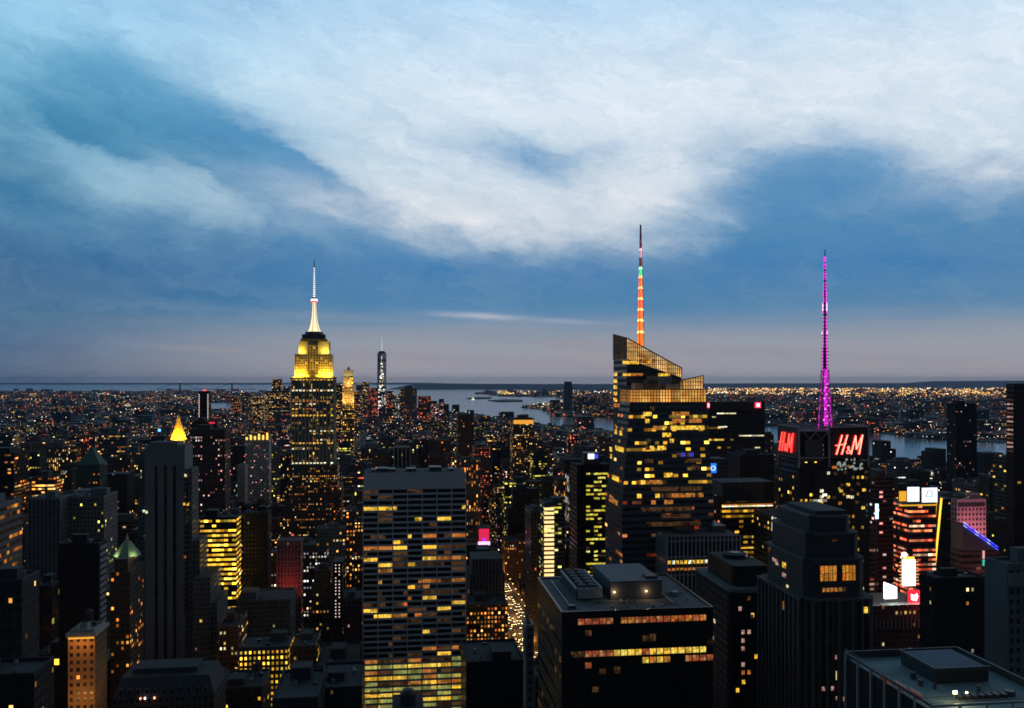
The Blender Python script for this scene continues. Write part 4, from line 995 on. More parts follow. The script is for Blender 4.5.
# ------------------------------------------------------------------ generic named buildings, one row each
ROW = []
def lite(name, label, cat, x0, x1, ytop, Y, d, f, steps=(), kit=True, wall=None, group=None, parts=None, roof=None):
    """f = facade; steps = list of (shrink_left, shrink_right, depth shrink, z as pixel row) from the top down"""
    b = B(name, label, cat, x0, x1, Y, d, ytop, group=group)
    m = fac(*f); W_, D_ = b.W, b.D; mb = MB(); cw, ch = {'punch': (2.9, 3.7), 'strip': (3.2, 3.9), 'curtain': (3.3, 3.9), 'rib': (3.0, 3.8), 'bay': (6, 3.9)}[f[1]]
    if Y > 1500: cw *= 1.6; ch *= 1.5
    zs = 0; tiers = []; cur = (0, 0, 0)
    for s in sorted(steps, key=lambda s: -s[3]): tiers.append((*cur, b.lz(s[3]))); cur = s[:3]
    tiers.append((*cur, b.h))
    for (l, r, q, zt) in tiers:
        mb.box(-W_ + l, W_ - r, -D_ + q, D_ - q, zs, zt, m, roof or ROOF, cw, ch); last = (-W_ + l, W_ - r, -D_ + q, D_ - q); zs = zt + .01
    b.put(mb, 'wall'); b.last = last
    if kit: roofkit(b, *last, b.h, plain('parapet_' + f[0], WALLS[f[0]], .8, .2, .2), tank=(f[0] in ('brick', 'stone', 'brown') and kit != 2), rr=random.Random(int(x0 * 7 + ytop)))
    return b
OB = 'office building'
# left foreground and middle ground
lite('office_building', 'striped concrete office block cut by the left edge, orange glow in its lower floors', OB, -80, -22, 514, 420, 50, ('grey', 'strip', 3, 'orange', .45))
lite('office_building', 'plain dark grey slab standing low beside the left edge', OB, -40, 22, 584, 330, 16, ('dark', 'punch', 1, 'warm', .5))
lite('office_building', 'low dark block with a row of yellow roof lights in the bottom left corner', OB, -40, 34, 679, 300, 18, ('black', 'punch', 2, 'warm', .8))
def oranged():
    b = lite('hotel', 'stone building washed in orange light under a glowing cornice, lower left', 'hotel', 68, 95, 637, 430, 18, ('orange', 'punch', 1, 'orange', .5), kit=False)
    c = MB(); c.box(-b.W - .8, b.W + .8, -b.D - .8, b.D + .8, b.h + .01, b.h + 1.8, STONE)
    b.put(c, 'cornice'); l = MB(); l.box(-b.W + .3, b.W - .3, -b.D - .75, -b.D - .3, b.h - 1.0, b.h - .3, emit('cornice_tube', (1, .42, .05), 1.1)); b.put(l, 'cornice_light')
    lamp(b, 'AREA', 'cornice_lamp', (0, -b.D - 5, b.h - 1), 1500, (1, .4, .08), (12, 1), aim=(0, -b.D, b.h - 14))
    lamp(b, 'AREA', 'wall_wash', (0, -b.D - 14, b.h - 34), 2600, (1, .45, .12), (14, 2), aim=(0, -b.D, b.h - 20))
    lamp(b, 'AREA', 'wall_wash', (b.W + 12, -6, b.h - 34), 900, (1, .45, .15), (14, 2), aim=(b.W, -6, b.h - 20))
    roofkit(b, -b.W + .6, b.W - .6, -b.D + 1, b.D - 1, b.h + 1.81, STONE, True, random.Random(4))
oranged()
lite('office_building', 'low corner block with glowing yellow shop windows left of the orange washed building', OB, 36, 60, 657, 470, 24, ('black', 'curtain', 3, 'yellow', .8))
lite('office_building', 'small dark block with two panels of bright greenish yellow glazing', OB, 30, 52, 588, 520, 20, ('black', 'curtain', 1, 'green', .8))
b = lite('office_tower', 'black box tower with a narrow pale striped right flank', OB, 59, 99, 546, 470, 12, ('black', 'punch', 0, 'white', .5))
fl = MB()
for k in range(34): fl.box(b.W + .004, b.W + .5, -b.D + 1, b.D - 1, b.h - 3 - k * 3.4, b.h - 1.2 - k * 3.4, GREYM)
b.put(fl, 'flank_louvres')
b = lite('office_tower', 'slim stone tower wearing a small crown floodlit pale green', OB, 110, 130, 560, 560, 30, ('brown', 'punch', 2, 'orange', .8), kit=False, steps=[(2, 2, 2, 572)])
cr = MB(); cr.cone(0, 0, 8.6, 6.8, b.h + .01, b.h + 3, plain('copper_green', (.28, .38, .24), .7, .2, .3), 8, ph=pi / 8).cone(0, 0, 6.8, 2.2, b.h + 3, b.h + 9, plain('copper_green', (0, 0, 0)), 8, ph=pi / 8).cone(0, 0, 1.3, 0, b.h + 9, b.h + 15, STONE, 8); b.put(cr, 'crown')
for k in range(4): lamp(b, 'POINT', 'crown_lamp', (9.5 * cos(k * pi / 2 + pi / 4), -9.5 * abs(sin(k * pi / 2 + pi / 4)), b.h + 1.5), 240, (.9, 1, .5), .4)
# art deco ribbed tower, left
def deco():
    b = B('office_tower', 'tall art deco limestone tower with dark vertical window slots and setbacks, left foreground', 'skyscraper', 145, 185, 642, 24, 446)
    W_, D_, z, lx = b.W, b.D, b.lz, b.lx
    LS = plain('cool_limestone', (.17, .175, .185), .85, .2, .04); m = fac('grey', 'punch', 0, 'warm')
    mb = MB(); t2 = z(467)
    mb.box(-W_, W_, -D_, D_, 0, b.h, LS, ROOF); mb.box(-W_ + 2, W_ - 6, -D_ + 3, D_ - 3, b.h + .01, b.h + 2.4, plain('pale_parapet', (.2, .19, .18), .8), ROOF)
    mb.box(-W_ - 3.2, -W_ - .01, -D_ + 3, D_ - 2, 0, z(467), m, ROOF, 2.6, 3.7); mb.box(W_ + .01, W_ + 4.5, -D_ + 2, D_, 0, z(470), m, ROOF, 2.6, 3.7)
    mb.box(W_ + 4.51, W_ + 9.5, -D_ + 5, D_ + 8, 0, z(543), m, ROOF, 2.6, 3.7); mb.box(lx(194), lx(212), -D_ - 5, D_ + 10, 0, z(578), m, ROOF, 2.6, 3.7); mb.box(-W_ - 6, -W_ - 3.21, -D_ + 4, D_ + 6, 0, z(500), m, ROOF, 2.6, 3.7)
    mb.box(lx(212) + .01, lx(218), -D_ - 3, D_ + 14, 0, z(604), m, ROOF, 2.6, 3.7)
    b.put(mb, 'wall')
    pr = MB(); xs = [lx(p) for p in (150.5, 157.2, 167.2, 177.2, 183.0)]
    for x in [lx(p) for p in (153.8, 163.5, 172.3)]: pass
    slots = [lx(p) for p in (156.5, 165.7, 174.8)]; edges = [-W_ + .01]
    for s in slots: edges += [s - 1.15, s + 1.15]; pr.box(s - 1.14, s + 1.14, -D_ - .12, -D_ - .004, 0, z(466), plain('slot_spandrel', (.02, .021, .024), .5))
    edges += [W_ - 5.6]
    for a, c in zip(edges[::2], edges[1::2]): pr.box(a, c, -D_ - .9, -D_ - .004, 0, z(466), LS)
    pr.box(-W_ + .01, W_ - .01, -D_ - .9, -D_ - .004, z(466) + .01, b.h - 1, LS); b.put(pr, 'piers')
    c = []
    for s in slots:
        for k in range(24): c.append(('f', s, z(472) - k * 3.9, 1.6, 2.6, GL, .14))
    for px, py, mt in [(185.6, 476, L_W), (184.5, 504.8, L_Y), (188, 505, L_Y), (185, 558, L_O), (144.2, 511, L_W), (146.8, 512, L_W), (185.5, 497, L_D), (187.6, 510.5, L_D), (145, 536, L_D)]: c.insert(0, ('f', lx(px), z(py), 1.5, 1.9, mt, .95 if px < 184 else .2))
    for k in range(26):
        for px in (184.6, 187.4): c.append(('f', lx(px), z(480) - k * 3.9, 1.2, 2.0, GL, .02))
    c.append(('f', lx(202.5), z(621), 1.6, 1.9, L_Y, 5.2)); c.append(('f', lx(197.7), z(649), 1.3, 1.5, L_P, 5.2))
    windows(b, c)
deco()
def mansard():
    b = B('office_building', 'wide stone block with mansard roof, dormers and three red-white lamps, bottom left', OB, 112, 214, 420, 30, 699)
    W_, D_, z = b.W, b.D, b.lz; mb = MB(); mb.box(-W_, W_, -D_, D_, 0, b.h, fac('brown', 'punch', 0), ROOF, 2.6, 3.8); b.put(mb, 'wall')
    rf = MB(); SL = plain('slate_roof', (.05, .055, .065), .7, .3, .4); hh = z(681) - b.h
    P = [(-W_, -D_), (W_, -D_), (W_, D_), (-W_, D_)]; Q = [(-W_ + 3, -D_ + 4), (W_ - 3, -D_ + 4), (W_ - 3, D_ - 4), (-W_ + 3, D_ - 4)]
    for i in range(4):
        a, c, e, g = P[i], P[(i + 1) % 4], Q[(i + 1) % 4], Q[i]; rf.face([(*a, b.h + .01), (*c, b.h + .01), (*e, b.h + hh), (*g, b.h + hh)], SL)
    rf.face([(*p, b.h + hh) for p in Q], ROOF); rf.box(-W_ + 7, W_ - 10, -D_ + 9, D_ - 7, b.h + hh + .01, b.h + hh + 2.5, SL, ROOF); roof_ = b.put(rf, 'mansard_roof')
    for k in range(11):
        x = -W_ + 4 + k * (2 * W_ - 8) / 10; d = MB(); d.box(x - 1, x + 1, -D_ + .4, -D_ + 3, b.h + 1, b.h + 4, plain('dormer', (.10, .10, .105), .8)); d.box(x - .6, x + .6, -D_ + .3, -D_ + .39, b.h + 1.4, b.h + 3.4, GL); b.put(d, 'dormer', roof_)
    for px, c in ((141, (1, .25, .15)), (145.5, (1, .8, .7)), (155, (1, .35, .2))): l = MB(); x = b.lx(px); l.cone(x, -D_ - 1, .42, .42, z(700), z(700) + .9, emit('entrance_lamp_%d' % px, c, 3), 8); b.put(l, 'lamp')
mansard()
lite('office_tower', 'compact glass block glowing golden yellow on almost every floor', OB, 200, 236, 519, 700, 22, ('black', 'strip', 5, 'yellow', 1.25), kit=2)
lite('office_tower', 'unlit black slab standing directly right of the golden glass block', OB, 243, 268, 514, 760, 20, ('black', 'punch', 0, 'white', .6), kit=2)
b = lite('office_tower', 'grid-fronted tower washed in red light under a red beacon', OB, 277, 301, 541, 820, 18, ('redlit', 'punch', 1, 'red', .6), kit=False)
pr = MB()
for k in range(8): x = -b.W + k * 2 * b.W / 7; pr.box(x - .35, x + .35, -b.D - .8, -b.D - .004, 0, b.h + .5, plain('pale_pier', (.35, .33, .33), .8))
for k in range(14): pr.box(-b.W, b.W, -b.D - .5, -b.D - .004, b.h - 3 - k * 5.6, b.h - 2.4 - k * 5.6, plain('pale_pier', (0, 0, 0)))
b.put(pr, 'piers'); lamp(b, 'AREA', 'red_wall_wash', (0, -b.D - 16, b.h - 46), 1700, (1, .10, .06), (14, 2), aim=(3, -b.D, b.h - 22))
bc = MB().cone(2, 0, .3, .3, b.h, b.h + 3.4, STEEL, 6).cone(2, 0, .8, .8, b.h + 3.4, b.h + 4.8, emit('red_beacon', (1, .1, .1), 1), 8); b.put(bc, 'beacon')
lite('apartment_building', 'brown brick block with arched shoulders and one bright row, right of the red washed tower', 'apartment building', 312, 333, 572, 760, 30, ('brown', 'punch', 1, 'warm', .8), steps=[(2, 2, 2, 584)])
b = lite('office_tower', 'very thin dark tower with a column of small white lights', OB, 333, 342, 562, 700, 20, ('black', 'punch', 0, 'white', .6), kit=False)
for k in range(17):
    for s in (-1, 1):
        if (k * 5 + s) % 7: dd = MB(); dd.box(s * 1.4 - .4, s * 1.4 + .4, -b.D - .2, -b.D - .02, b.h - 3 - k * 2.6, b.h - 2.1 - k * 2.6, emit('white_dot_light', (1, .7, .65), 1.2)); b.put(dd, 'lit_window')
lite('office_building', 'brown block with dim pink windows tucked against the pale slab', OB, 343, 362, 600, 690, 34, ('granite', 'punch', 1, 'pink', .5))
lite('office_building', 'flat grey block without lights in front of the red washed tower', OB, 236, 290, 602, 700, 40, ('grey', 'punch', 0), kit=True)
lite('office_building', 'low block with two rows of bright yellow windows, below the golden block', OB, 238, 288, 651, 560, 36, ('brown', 'punch', 5, 'yellow', 1.1), kit=2, steps=[(0, 0, 3, 676)])
lite('office_building', 'stepped low block with a single long row of yellow windows', OB, 288, 316, 648, 575, 36, ('brown', 'punch', 3, 'yellow', 1.0), kit=2)
lite('office_building', 'small reddish block with scattered warm windows at the foot of the ribbed tower', OB, 219, 238, 628, 620, 40, ('brick', 'punch', 3, 'warm', .9))
lite('office_building', 'low dim block with a pair of lit windows beside the mansard roof', OB, 218, 262, 690, 480, 30, ('brown', 'punch', 1, 'yellow', .9))
lite('office_building', 'dark low roof with tilted skylight frame left of the pale slab', OB, 316, 358, 668, 560, 50, ('dark', 'punch', 0))
lite('office_building', 'flat roof edged with pale pipes at the bottom, left of the pale slab', OB, 272, 318, 701, 400, 40, ('dark', 'punch', 0), kit=True)
lite('office_building', 'low dark building at the bottom edge in front of the pale slab', OB, 318, 362, 690, 440, 40, ('dark', 'punch', 1, 'warm', .4))
b = lite('office_building', 'building hidden below the bottom edge with round water tank', OB, 392, 424, 712, 430, 24, ('dark', 'punch', 0), kit=False)
tk = MB().cone(0, -2, 4.0, 4.0, b.h, b.h + 5.5, STEEL, 22).cone(0, -2, 4.0, 2.6, b.h + 5.5, b.h + 7.4, STEEL, 22).cone(0, -2, 2.6, 0, b.h + 7.4, b.h + 8, STEEL, 22); b.put(tk, 'water_tank')

# street canyon in the middle
b = lite('office_tower', 'grey block with curved top filling the left side of the lit avenue', OB, 470, 505, 560, 780, 40, ('grey', 'rib', 0), kit=False, steps=[(2, 2, 3, 575)])
lite('office_building', 'block with warm glowing shop floors beside the lit avenue', OB, 466, 508, 606, 740, 34, ('brown', 'punch', 4, 'orange', .8), kit=2)
lite('office_building', 'dark flat roof at the very foot of the lit avenue', OB, 466, 524, 664, 480, 40, ('black', 'punch', 0), kit=2)
lite('office_building', 'brown slab with rows of small windows behind the avenue', OB, 505, 530, 542, 1120, 40, ('granite', 'punch', 2, 'warm', .7))
b = lite('office_building', 'narrow building lit magenta under a red roof sign', OB, 478, 490, 528, 1000, 24, ('dark', 'punch', 1, 'pink', .7), kit=False)
sg = MB().box(-b.W + 1, b.W - 1, -b.D - .8, -b.D - .1, b.lz(541), b.h - 1, emit('magenta_wall_glow', (1, .03, .12), .75)).box(-b.W, b.W, -b.D - 1.4, -b.D - .81, b.lz(545), b.lz(541.5), emit('white_pink_sign', (1, .6, .9), 1.4)).box(-2, 2, -b.D - 1.2, -b.D - .81, b.lz(541.4), b.lz(538), emit('violet_sign', (.5, .05, 1), 1)); b.put(sg, 'illuminated_sign')  # first box glows in place of magenta light falling on the wall
b = lite('office_tower', 'tower with one blazing column of white floor strips beside a dim lit flank', OB, 544, 565, 504, 800, 28, ('glass', 'strip', 3, 'green', .7), kit=2)
st_ = MB()
for k in range(19): st_.box(-b.W + .2, -b.W + 9.3, -b.D - .5, -b.D - .01, b.h - 3.4 - k * 4.05 - 2.3, b.h - 3.4 - k * 4.05, emit('blazing_floor_strip', (1, .66, .28), 1.5))
b.put(st_, 'lit_strip')
lite('office_tower', 'brown tower with a dark side immediately left of the blazing white column', OB, 531, 543, 512, 830, 40, ('brown', 'punch', 1, 'warm', .6))
b = lite('office_tower', 'dark glass tower whose right half shows yellow-green lit floors', OB, 577, 611, 466, 690, 28, ('black', 'strip', 0, 'green', .5), kit=2)
rr = random.Random(9); cc = []
for k in range(26):
    py = 474 + k * 4.1
    p = .9 if k in (0, 3, 5, 9, 16, 22, 23, 25) else .45 if k not in (7, 8, 12) else .12
    for j in range(6):
        if rr.random() < p: cc.append(('f', b.lx(588 + j * 3.9), b.lz(py), 2.9, 1.5, litglass('yellow_green_floor', [(.95, .85, .08), (1, .75, .06), (.8, .85, .2)], 1.05) if rr.random() < .8 else L_D, .05))
windows(b, cc)
sg = MB().box(b.lx(588), b.lx(594), -b.D - .5, -b.D - .05, b.lz(459), b.lz(454), emit('white_sign', (.9, .95, 1), 2)).box(b.lx(594.5), b.lx(598), -b.D - .5, -b.D - .05, b.lz(458.5), b.lz(454.5), emit('blue_sign', (.06, .1, .9), 1)); b.put(sg, 'sign')
bx = MB().box(b.lx(584), b.lx(600), -b.D, -b.D + 10, b.h, b.lz(453), STEEL); b.put(bx, 'bulkhead')
b = lite('office_tower', 'red brick tower with an orange lit top floor, standing alone before the bay', OB, 513, 534, 419, 1500, 40, ('brick', 'punch', 3, 'warm', .9), kit=2)
tp = MB().box(-b.W + 1, b.W - 1, -b.D - .5, -b.D - .01, b.lz(424), b.lz(420), emit('orange_top_floor', (1, .42, .05), .9)); b.put(tp, 'lit_top_floor')
lite('office_building', 'mid-rise with stacked pale yellow strips below the red brick tower', OB, 533, 547, 452, 1420, 30, ('dark', 'strip', 3, 'green', .8), kit=2)
lite('office_building', 'dark block with yellow-green strips on its right side above the magenta sign', OB, 505, 530, 483, 1250, 30, ('dark', 'strip', 3, 'green', .8), kit=2)
b = lite('office_tower', 'small dark tower edged with white vertical lines behind the pale slab', OB, 394, 410, 447, 1100, 24, ('dark', 'rib', 0), kit=False)
ed = MB()
for k in range(5): x = -b.W + k * b.W / 2; ed.box(x - .35, x + .35, -b.D - .7, -b.D - .01, 60, b.h, plain('white_rib', (.55, .53, .52), .7))
ed.box(-b.W, b.W, -b.D - .9, -b.D - .71, b.h - 1, b.h, plain('white_rib', (0, 0, 0))); b.put(ed, 'white_ribs')
lite('office_tower', 'dark tower with red lamps on the roofline rising right of the pale slab', OB, 458, 474, 417, 1700, 36, ('brick', 'punch', 2, 'orange', .6), kit=2)
lite('office_tower', 'reddish lit block in the middle distance right of the pale slab', OB, 474, 492, 448, 1500, 40, ('brick', 'punch', 3, 'red', .8), kit=2)

# right of centre
def finned():
    b = lite('office_building', 'flat-roofed block of close white fins with one row of warm windows', OB, 667, 740, 537, 560, 66, ('black', 'rib', 0), kit=False, roof=ROOF2)
    W_, D_, z = b.W, b.D, b.lz; f = MB(); PF = plain('white_fin', (.30, .31, .33), .6, .1, .3)
    for k in range(19): x = -W_ + k * 2 * W_ / 18; f.box(x - .35, x + .35, -D_ - .9, -D_ - .004, 0, b.h, PF)
    for k in range(22): y = -D_ + k * 2 * D_ / 21; f.box(-W_ - .9, -W_ - .004, y - .35, y + .35, 0, b.h, PF)
    for zz in (z(541), z(557), z(575)): f.box(-W_, W_, -D_ - .5, -D_ - .005, zz - .6, zz + .2, PF); f.box(-W_ - .5, -W_ - .005, -D_, D_, zz - .6, zz + .2, PF)
    b.put(f, 'fins')
    c = []
    for k in range(18):
        x = -W_ + (k + .5) * 2 * W_ / 18
        if k < 12: c.append(('f', x, z(562.5), 2.1, 2.3, L_W if k % 4 == 1 else L_Y, .1)); 
        if k < 13: c.append(('f', x, z(569.5), 2.0, 1.6, L_O, .1))
    c.append(('f', -W_ + 10.5 * 2 * W_ / 18, z(555), 2, 2, L_Y, .1))
    for k in range(21): c.append(('l', -D_ + (k + .5) * 2 * D_ / 21, z(562.5), 2.0, 1.8, L_O, .1)); c.append(('l', -D_ + (k + .5) * 2 * D_ / 21, z(569.5), 2.0, 1.4, L_D, .1))
    windows(b, c)
    p = MB(); p.box(-W_ + 8, -W_ + 26, -D_ + 26, D_ - 14, b.h + .01, b.h + 6, GREYM, ROOF).box(-W_ + 10, -W_ + 22, -D_ + 10, -D_ + 22, b.h + .01, b.h + 3, STEEL).box(W_ - 14, W_ - 4, -D_ + 14, D_ - 20, b.h + .01, b.h + 4, STEEL)
    for k in range(5): p.cone(-W_ + 30 + k * 2.6, -D_ + 20, 1, 1, b.h + .01, b.h + 2.5, GREYM, 10)
    b.put(p, 'rooftop_plant')
finned()
def ribbed_crown():
    b = lite('office_tower', 'block with dark ribbed crown above floors of yellow and red strip lights', OB, 722, 773, 483, 650, 26, ('granite', 'strip', 4, 'yellow', .55), kit=False)
    W_, D_, z = b.W, b.D, b.lz; f = MB(); f.box(-W_ - .3, W_ + .3, -D_ - .3, D_ + .3, z(502), b.h + .5, plain('crown_dark', (.03, .03, .033), .6), ROOF)
    for k in range(22): x = -W_ + k * 2 * W_ / 21; f.box(x - .25, x + .25, -D_ - 1, -D_ - .31, z(502), b.h + .6, plain('grey_rib', (.10, .10, .105), .7))
    b.put(f, 'ribbed_crown')
    g = MB()
    for py, m in ((505.5, L_O), (507, L_W), (549, L_Y)): g.box(-W_ + .5, W_ - .5, -D_ - .4, -D_ - .02, z(py), z(py - 1.1), m)
    b.put(g, 'lit_strip'); p = MB()
    for k in range(3): x = -W_ - 6 + k * 2.6; p.box(x - .5, x + .5, -D_ + 1, -D_ + 2, 60, z(492 + 2 * k), plain('reddish_pier', (.28, .14, .12), .8))
    p.box(-W_ - 6.5, -W_ - .4, -D_ + 2.01, D_ - 4, 0, z(496), fac('brick', 'punch', 3, 'red', .8)); b.put(p, 'side_wing')
ribbed_crown()
def red_boxes():
    b = lite('office_tower', 'dark tower with a glowing red box sign at each top corner', OB, 708, 765, 402, 860, 30, ('dark', 'strip', 1, 'yellow', .7), kit=False)
    p = MB().box(-b.W + .01, b.W - .01, -b.D - .3, -b.D - .01, b.lz(410), b.h + .3, plain('crown_dark', (0, 0, 0))); b.put(p, 'crown_band')
    for px, w in ((708, 2), (757.5, 5)):
        s = MB(); x = b.lx(px); s.box(x - w * .6, x + w * .6, -b.D - 1.4, -b.D - .4, b.lz(408), b.lz(402.5), emit('red_box_sign', (1, .04, .10), 1.6)); s.box(x - w * .32, x + w * .32, -b.D - 1.7, -b.D - 1.41, b.lz(407), b.lz(403.5), emit('pale_box_core', (1, .7, .75), 2)); b.put(s, 'illuminated_sign')
    g = MB()
    for px0, px1, py in ((717, 736, 413.5), (718, 727, 427), (739, 764, 436), (755, 760, 448), (712, 716, 417)): g.box(b.lx(px0), b.lx(px1), -b.D - .3, -b.D - .02, b.lz(py + .6), b.lz(py - .6), L_W)
    b.put(g, 'lit_strip')
red_boxes()
b = lite('office_tower', 'plain dark block with a pale roofline in front of the tower with red boxes', OB, 740, 774, 456, 740, 30, ('dark', 'rib', 0), kit=2, roof=ROOF2)
lite('office_tower', 'slim glass flank carrying a bright blue logo panel', OB, 708, 728, 459, 720, 20, ('glass', 'punch', 0), kit=False)
bl = B('billboard', 'bright blue square logo panel fixed high beside the crystal tower', 'billboard', 710.5, 716.5, 700, 1.2, 463.5, foot=False)
z0 = bl.lz(473); P_ = MB().box(-bl.W, bl.W, -.6, .6, z0, bl.h, emit('blue_logo_panel', (.02, .22, 1), 1.1)); bl.put(P_, 'panel')
lg = MB()
for i in range(10):
    a, c = -2.0 + i * .4, -2.0 + (i + 1) * .4; r = 1.7; zc = (z0 + bl.h) / 2
    lg.bar((-.4 + r * cos(a), -.8, zc + r * sin(a)), (-.4 + r * cos(c), -.8, zc + r * sin(c)), .35, emit('pale_logo', (.6, .85, 1), 1.6))
lg.bar((-1.8, -.8, zc - 1.4), (-1.8, -.8, zc + 1.4), .3, emit('pale_logo', (0, 0, 0), 1)); bl.put(lg, 'logo'); po = MB().box(-.4, .4, .61, 1.4, 0, z0 + 2, STEEL); bl.put(po, 'bracket')
b = lite('office_building', 'low dark block with four glowing white vertical panels on its edge', OB, 771, 800, 516, 600, 30, ('black', 'punch', 1, 'warm', .6), kit=False)
g = MB()
for k in range(4): x = b.lx(772.3 + k * 3); g.box(x - .55, x + .55, -b.D - .4, -b.D - .02, b.lz(531 - k), b.lz(516.5 + k * 1.2), emit('white_vertical_panel', (1, .93, .75), .8))
b.put(g, 'lit_panel')

# theatre district, right
def gold_line():
    b = lite('hotel', 'hotel slab with gold light line down its edge and two white signs on the roof', 'hotel', 909, 936, 506, 700, 22, ('granite', 'strip', 4, 'red', .9), kit=False)
    W_, D_, z, lx = b.W, b.D, b.lz, b.lx
    for px0, px1, y0, y1 in ((907, 918.5, 487, 501.5), (921.5, 936.5, 488, 502.5)):
        s = MB(); s.box(lx(px0), lx(px1), -D_ - 1.2, -D_ - .4, z(y1), z(y0), emit('white_rooftop_sign', (.88, .95, 1), 1.35)); s.box(lx(px0) + .5, lx(px1) - .5, -D_ - .39, -D_ + 1, b.h - 2, z(y0) - 1, STEEL); sg = b.put(s, 'rooftop_sign')
        if px0 > 910:
            f = MB(); GN = emit('grey_blue_figure', (.25, .4, .55), .8)
            for p, q in (((925, 497), (927, 491)), ((927, 491), (931, 491)), ((931, 491), (931, 497)), ((926, 497), (931, 497))): f.bar((lx(p[0]), -D_ - 1.4, z(p[1])), (lx(q[0]), -D_ - 1.4, z(q[1])), .35, GN)
            b.put(f, 'lettering', sg)
    e = MB(); YB = emit('gold_lit_parapet', (1, .48, .03), .9); e.box(lx(899), lx(906), -D_ - .6, -D_ - .1, z(501), z(491), YB).box(lx(899), W_, -D_ - .5, -D_ - .1, z(506), z(504.6), YB); b.put(e, 'lit_parapet')
    g = MB(); GO = emit('gold_line_light', (1, .56, .05), 1.9)
    g.bar((lx(943), -D_ + 2, z(499)), (lx(935.2), -D_ + 2, z(579)), .75, GO); g.bar((lx(938.5), -D_ + 2, z(502)), (lx(931), -D_ + 2, z(583)), .38, emit('gold_line_dim', (1, .42, .03), .7)); b.put(g, 'gold_light_line')
    s2 = MB(); s2.prism([(W_ + .2, -D_ + 2.6), (lx(943), -D_ + 2.6), (lx(956), -D_ + 5), (lx(956), D_), (W_ + .2, D_)], 0, z(500), fac('black', 'strip', 0), ROOF)
    b.put(s2, 'side_wing'); c = []
    for k in range(15):
        py = 505 + k * 5.2; c.append(('f', lx(949 - k * .35), z(py), 7.4 - (k % 3) * 1.3, 1.3, L_Y if k % 4 != 1 else L_O, -4.4))
    windows(b, c)
gold_line()
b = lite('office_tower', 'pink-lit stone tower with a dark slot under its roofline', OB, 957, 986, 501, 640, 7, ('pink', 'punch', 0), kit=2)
g = MB().box(b.lx(958), b.lx(984), -b.D - .1, -b.D + .2, b.lz(507), b.lz(502.5), STEEL); b.put(g, 'dark_slot')
lamp(b, 'AREA', 'pink_wall_wash', (0, -b.D - 20, b.lz(545)), 9000, (1, .35, .45), (16, 2), aim=(0, -b.D, b.lz(518)))
def blue_slope():
    b = lite('theatre', 'dark wedge-roofed building edged with two sloping blue light lines', 'theatre', 962, 1000, 551, 560, 12, ('granite', 'strip', 1, 'pink', .5), kit=False)
    z, lx = b.lz, b.lx; w = MB()
    x0, x1 = lx(963), lx(998); za, zb_ = z(523), z(549)
    P = [(x0, -b.D), (x1, -b.D), (x1, b.D), (x0, b.D)]; w.prism(P, b.h + .01, za, plain('wedge_wall', (.11, .09, .10), .8), ROOF, ztop=[za, max(zb_, b.h + .2), max(zb_, b.h + .2), za]); b.put(w, 'wedge_roof')
    BL = emit('blue_line_light', (.04, .06, 1), 2.2)
    for dz, r in ((0, .34), (-1.9, .3)):
        g = MB()
        for k in range(9):
            t0, t1 = k / 9, (k + .82) / 9; g.bar((x0 + (x1 - x0) * t0, -b.D - .7, za + .5 + dz + (zb_ - za) * t0), (x0 + (x1 - x0) * t1, -b.D - .7, za + .5 + dz + (zb_ - za) * t1), r, BL if k % 3 else emit('pale_blue_line', (.25, .3, 1), 2.2))
        b.put(g, 'blue_light_line')
    lamp(b, 'AREA', 'pink_floor_light', (0, -b.D - 12, b.h - 30), 3500, (1, .3, .3), (16, 2), aim=(0, -b.D, b.h - 8))
    g = MB().box(lx(982), lx(983.6), -b.D - 1.2, -b.D - .6, z(566), z(560), emit('green_sign', (.05, .6, .4), 1)).box(lx(982), lx(983.4), -b.D - 1.2, -b.D - .6, z(559), z(551), emit('white_red_sign', (1, .5, .45), .9)); b.put(g, 'illuminated_sign')
blue_slope()
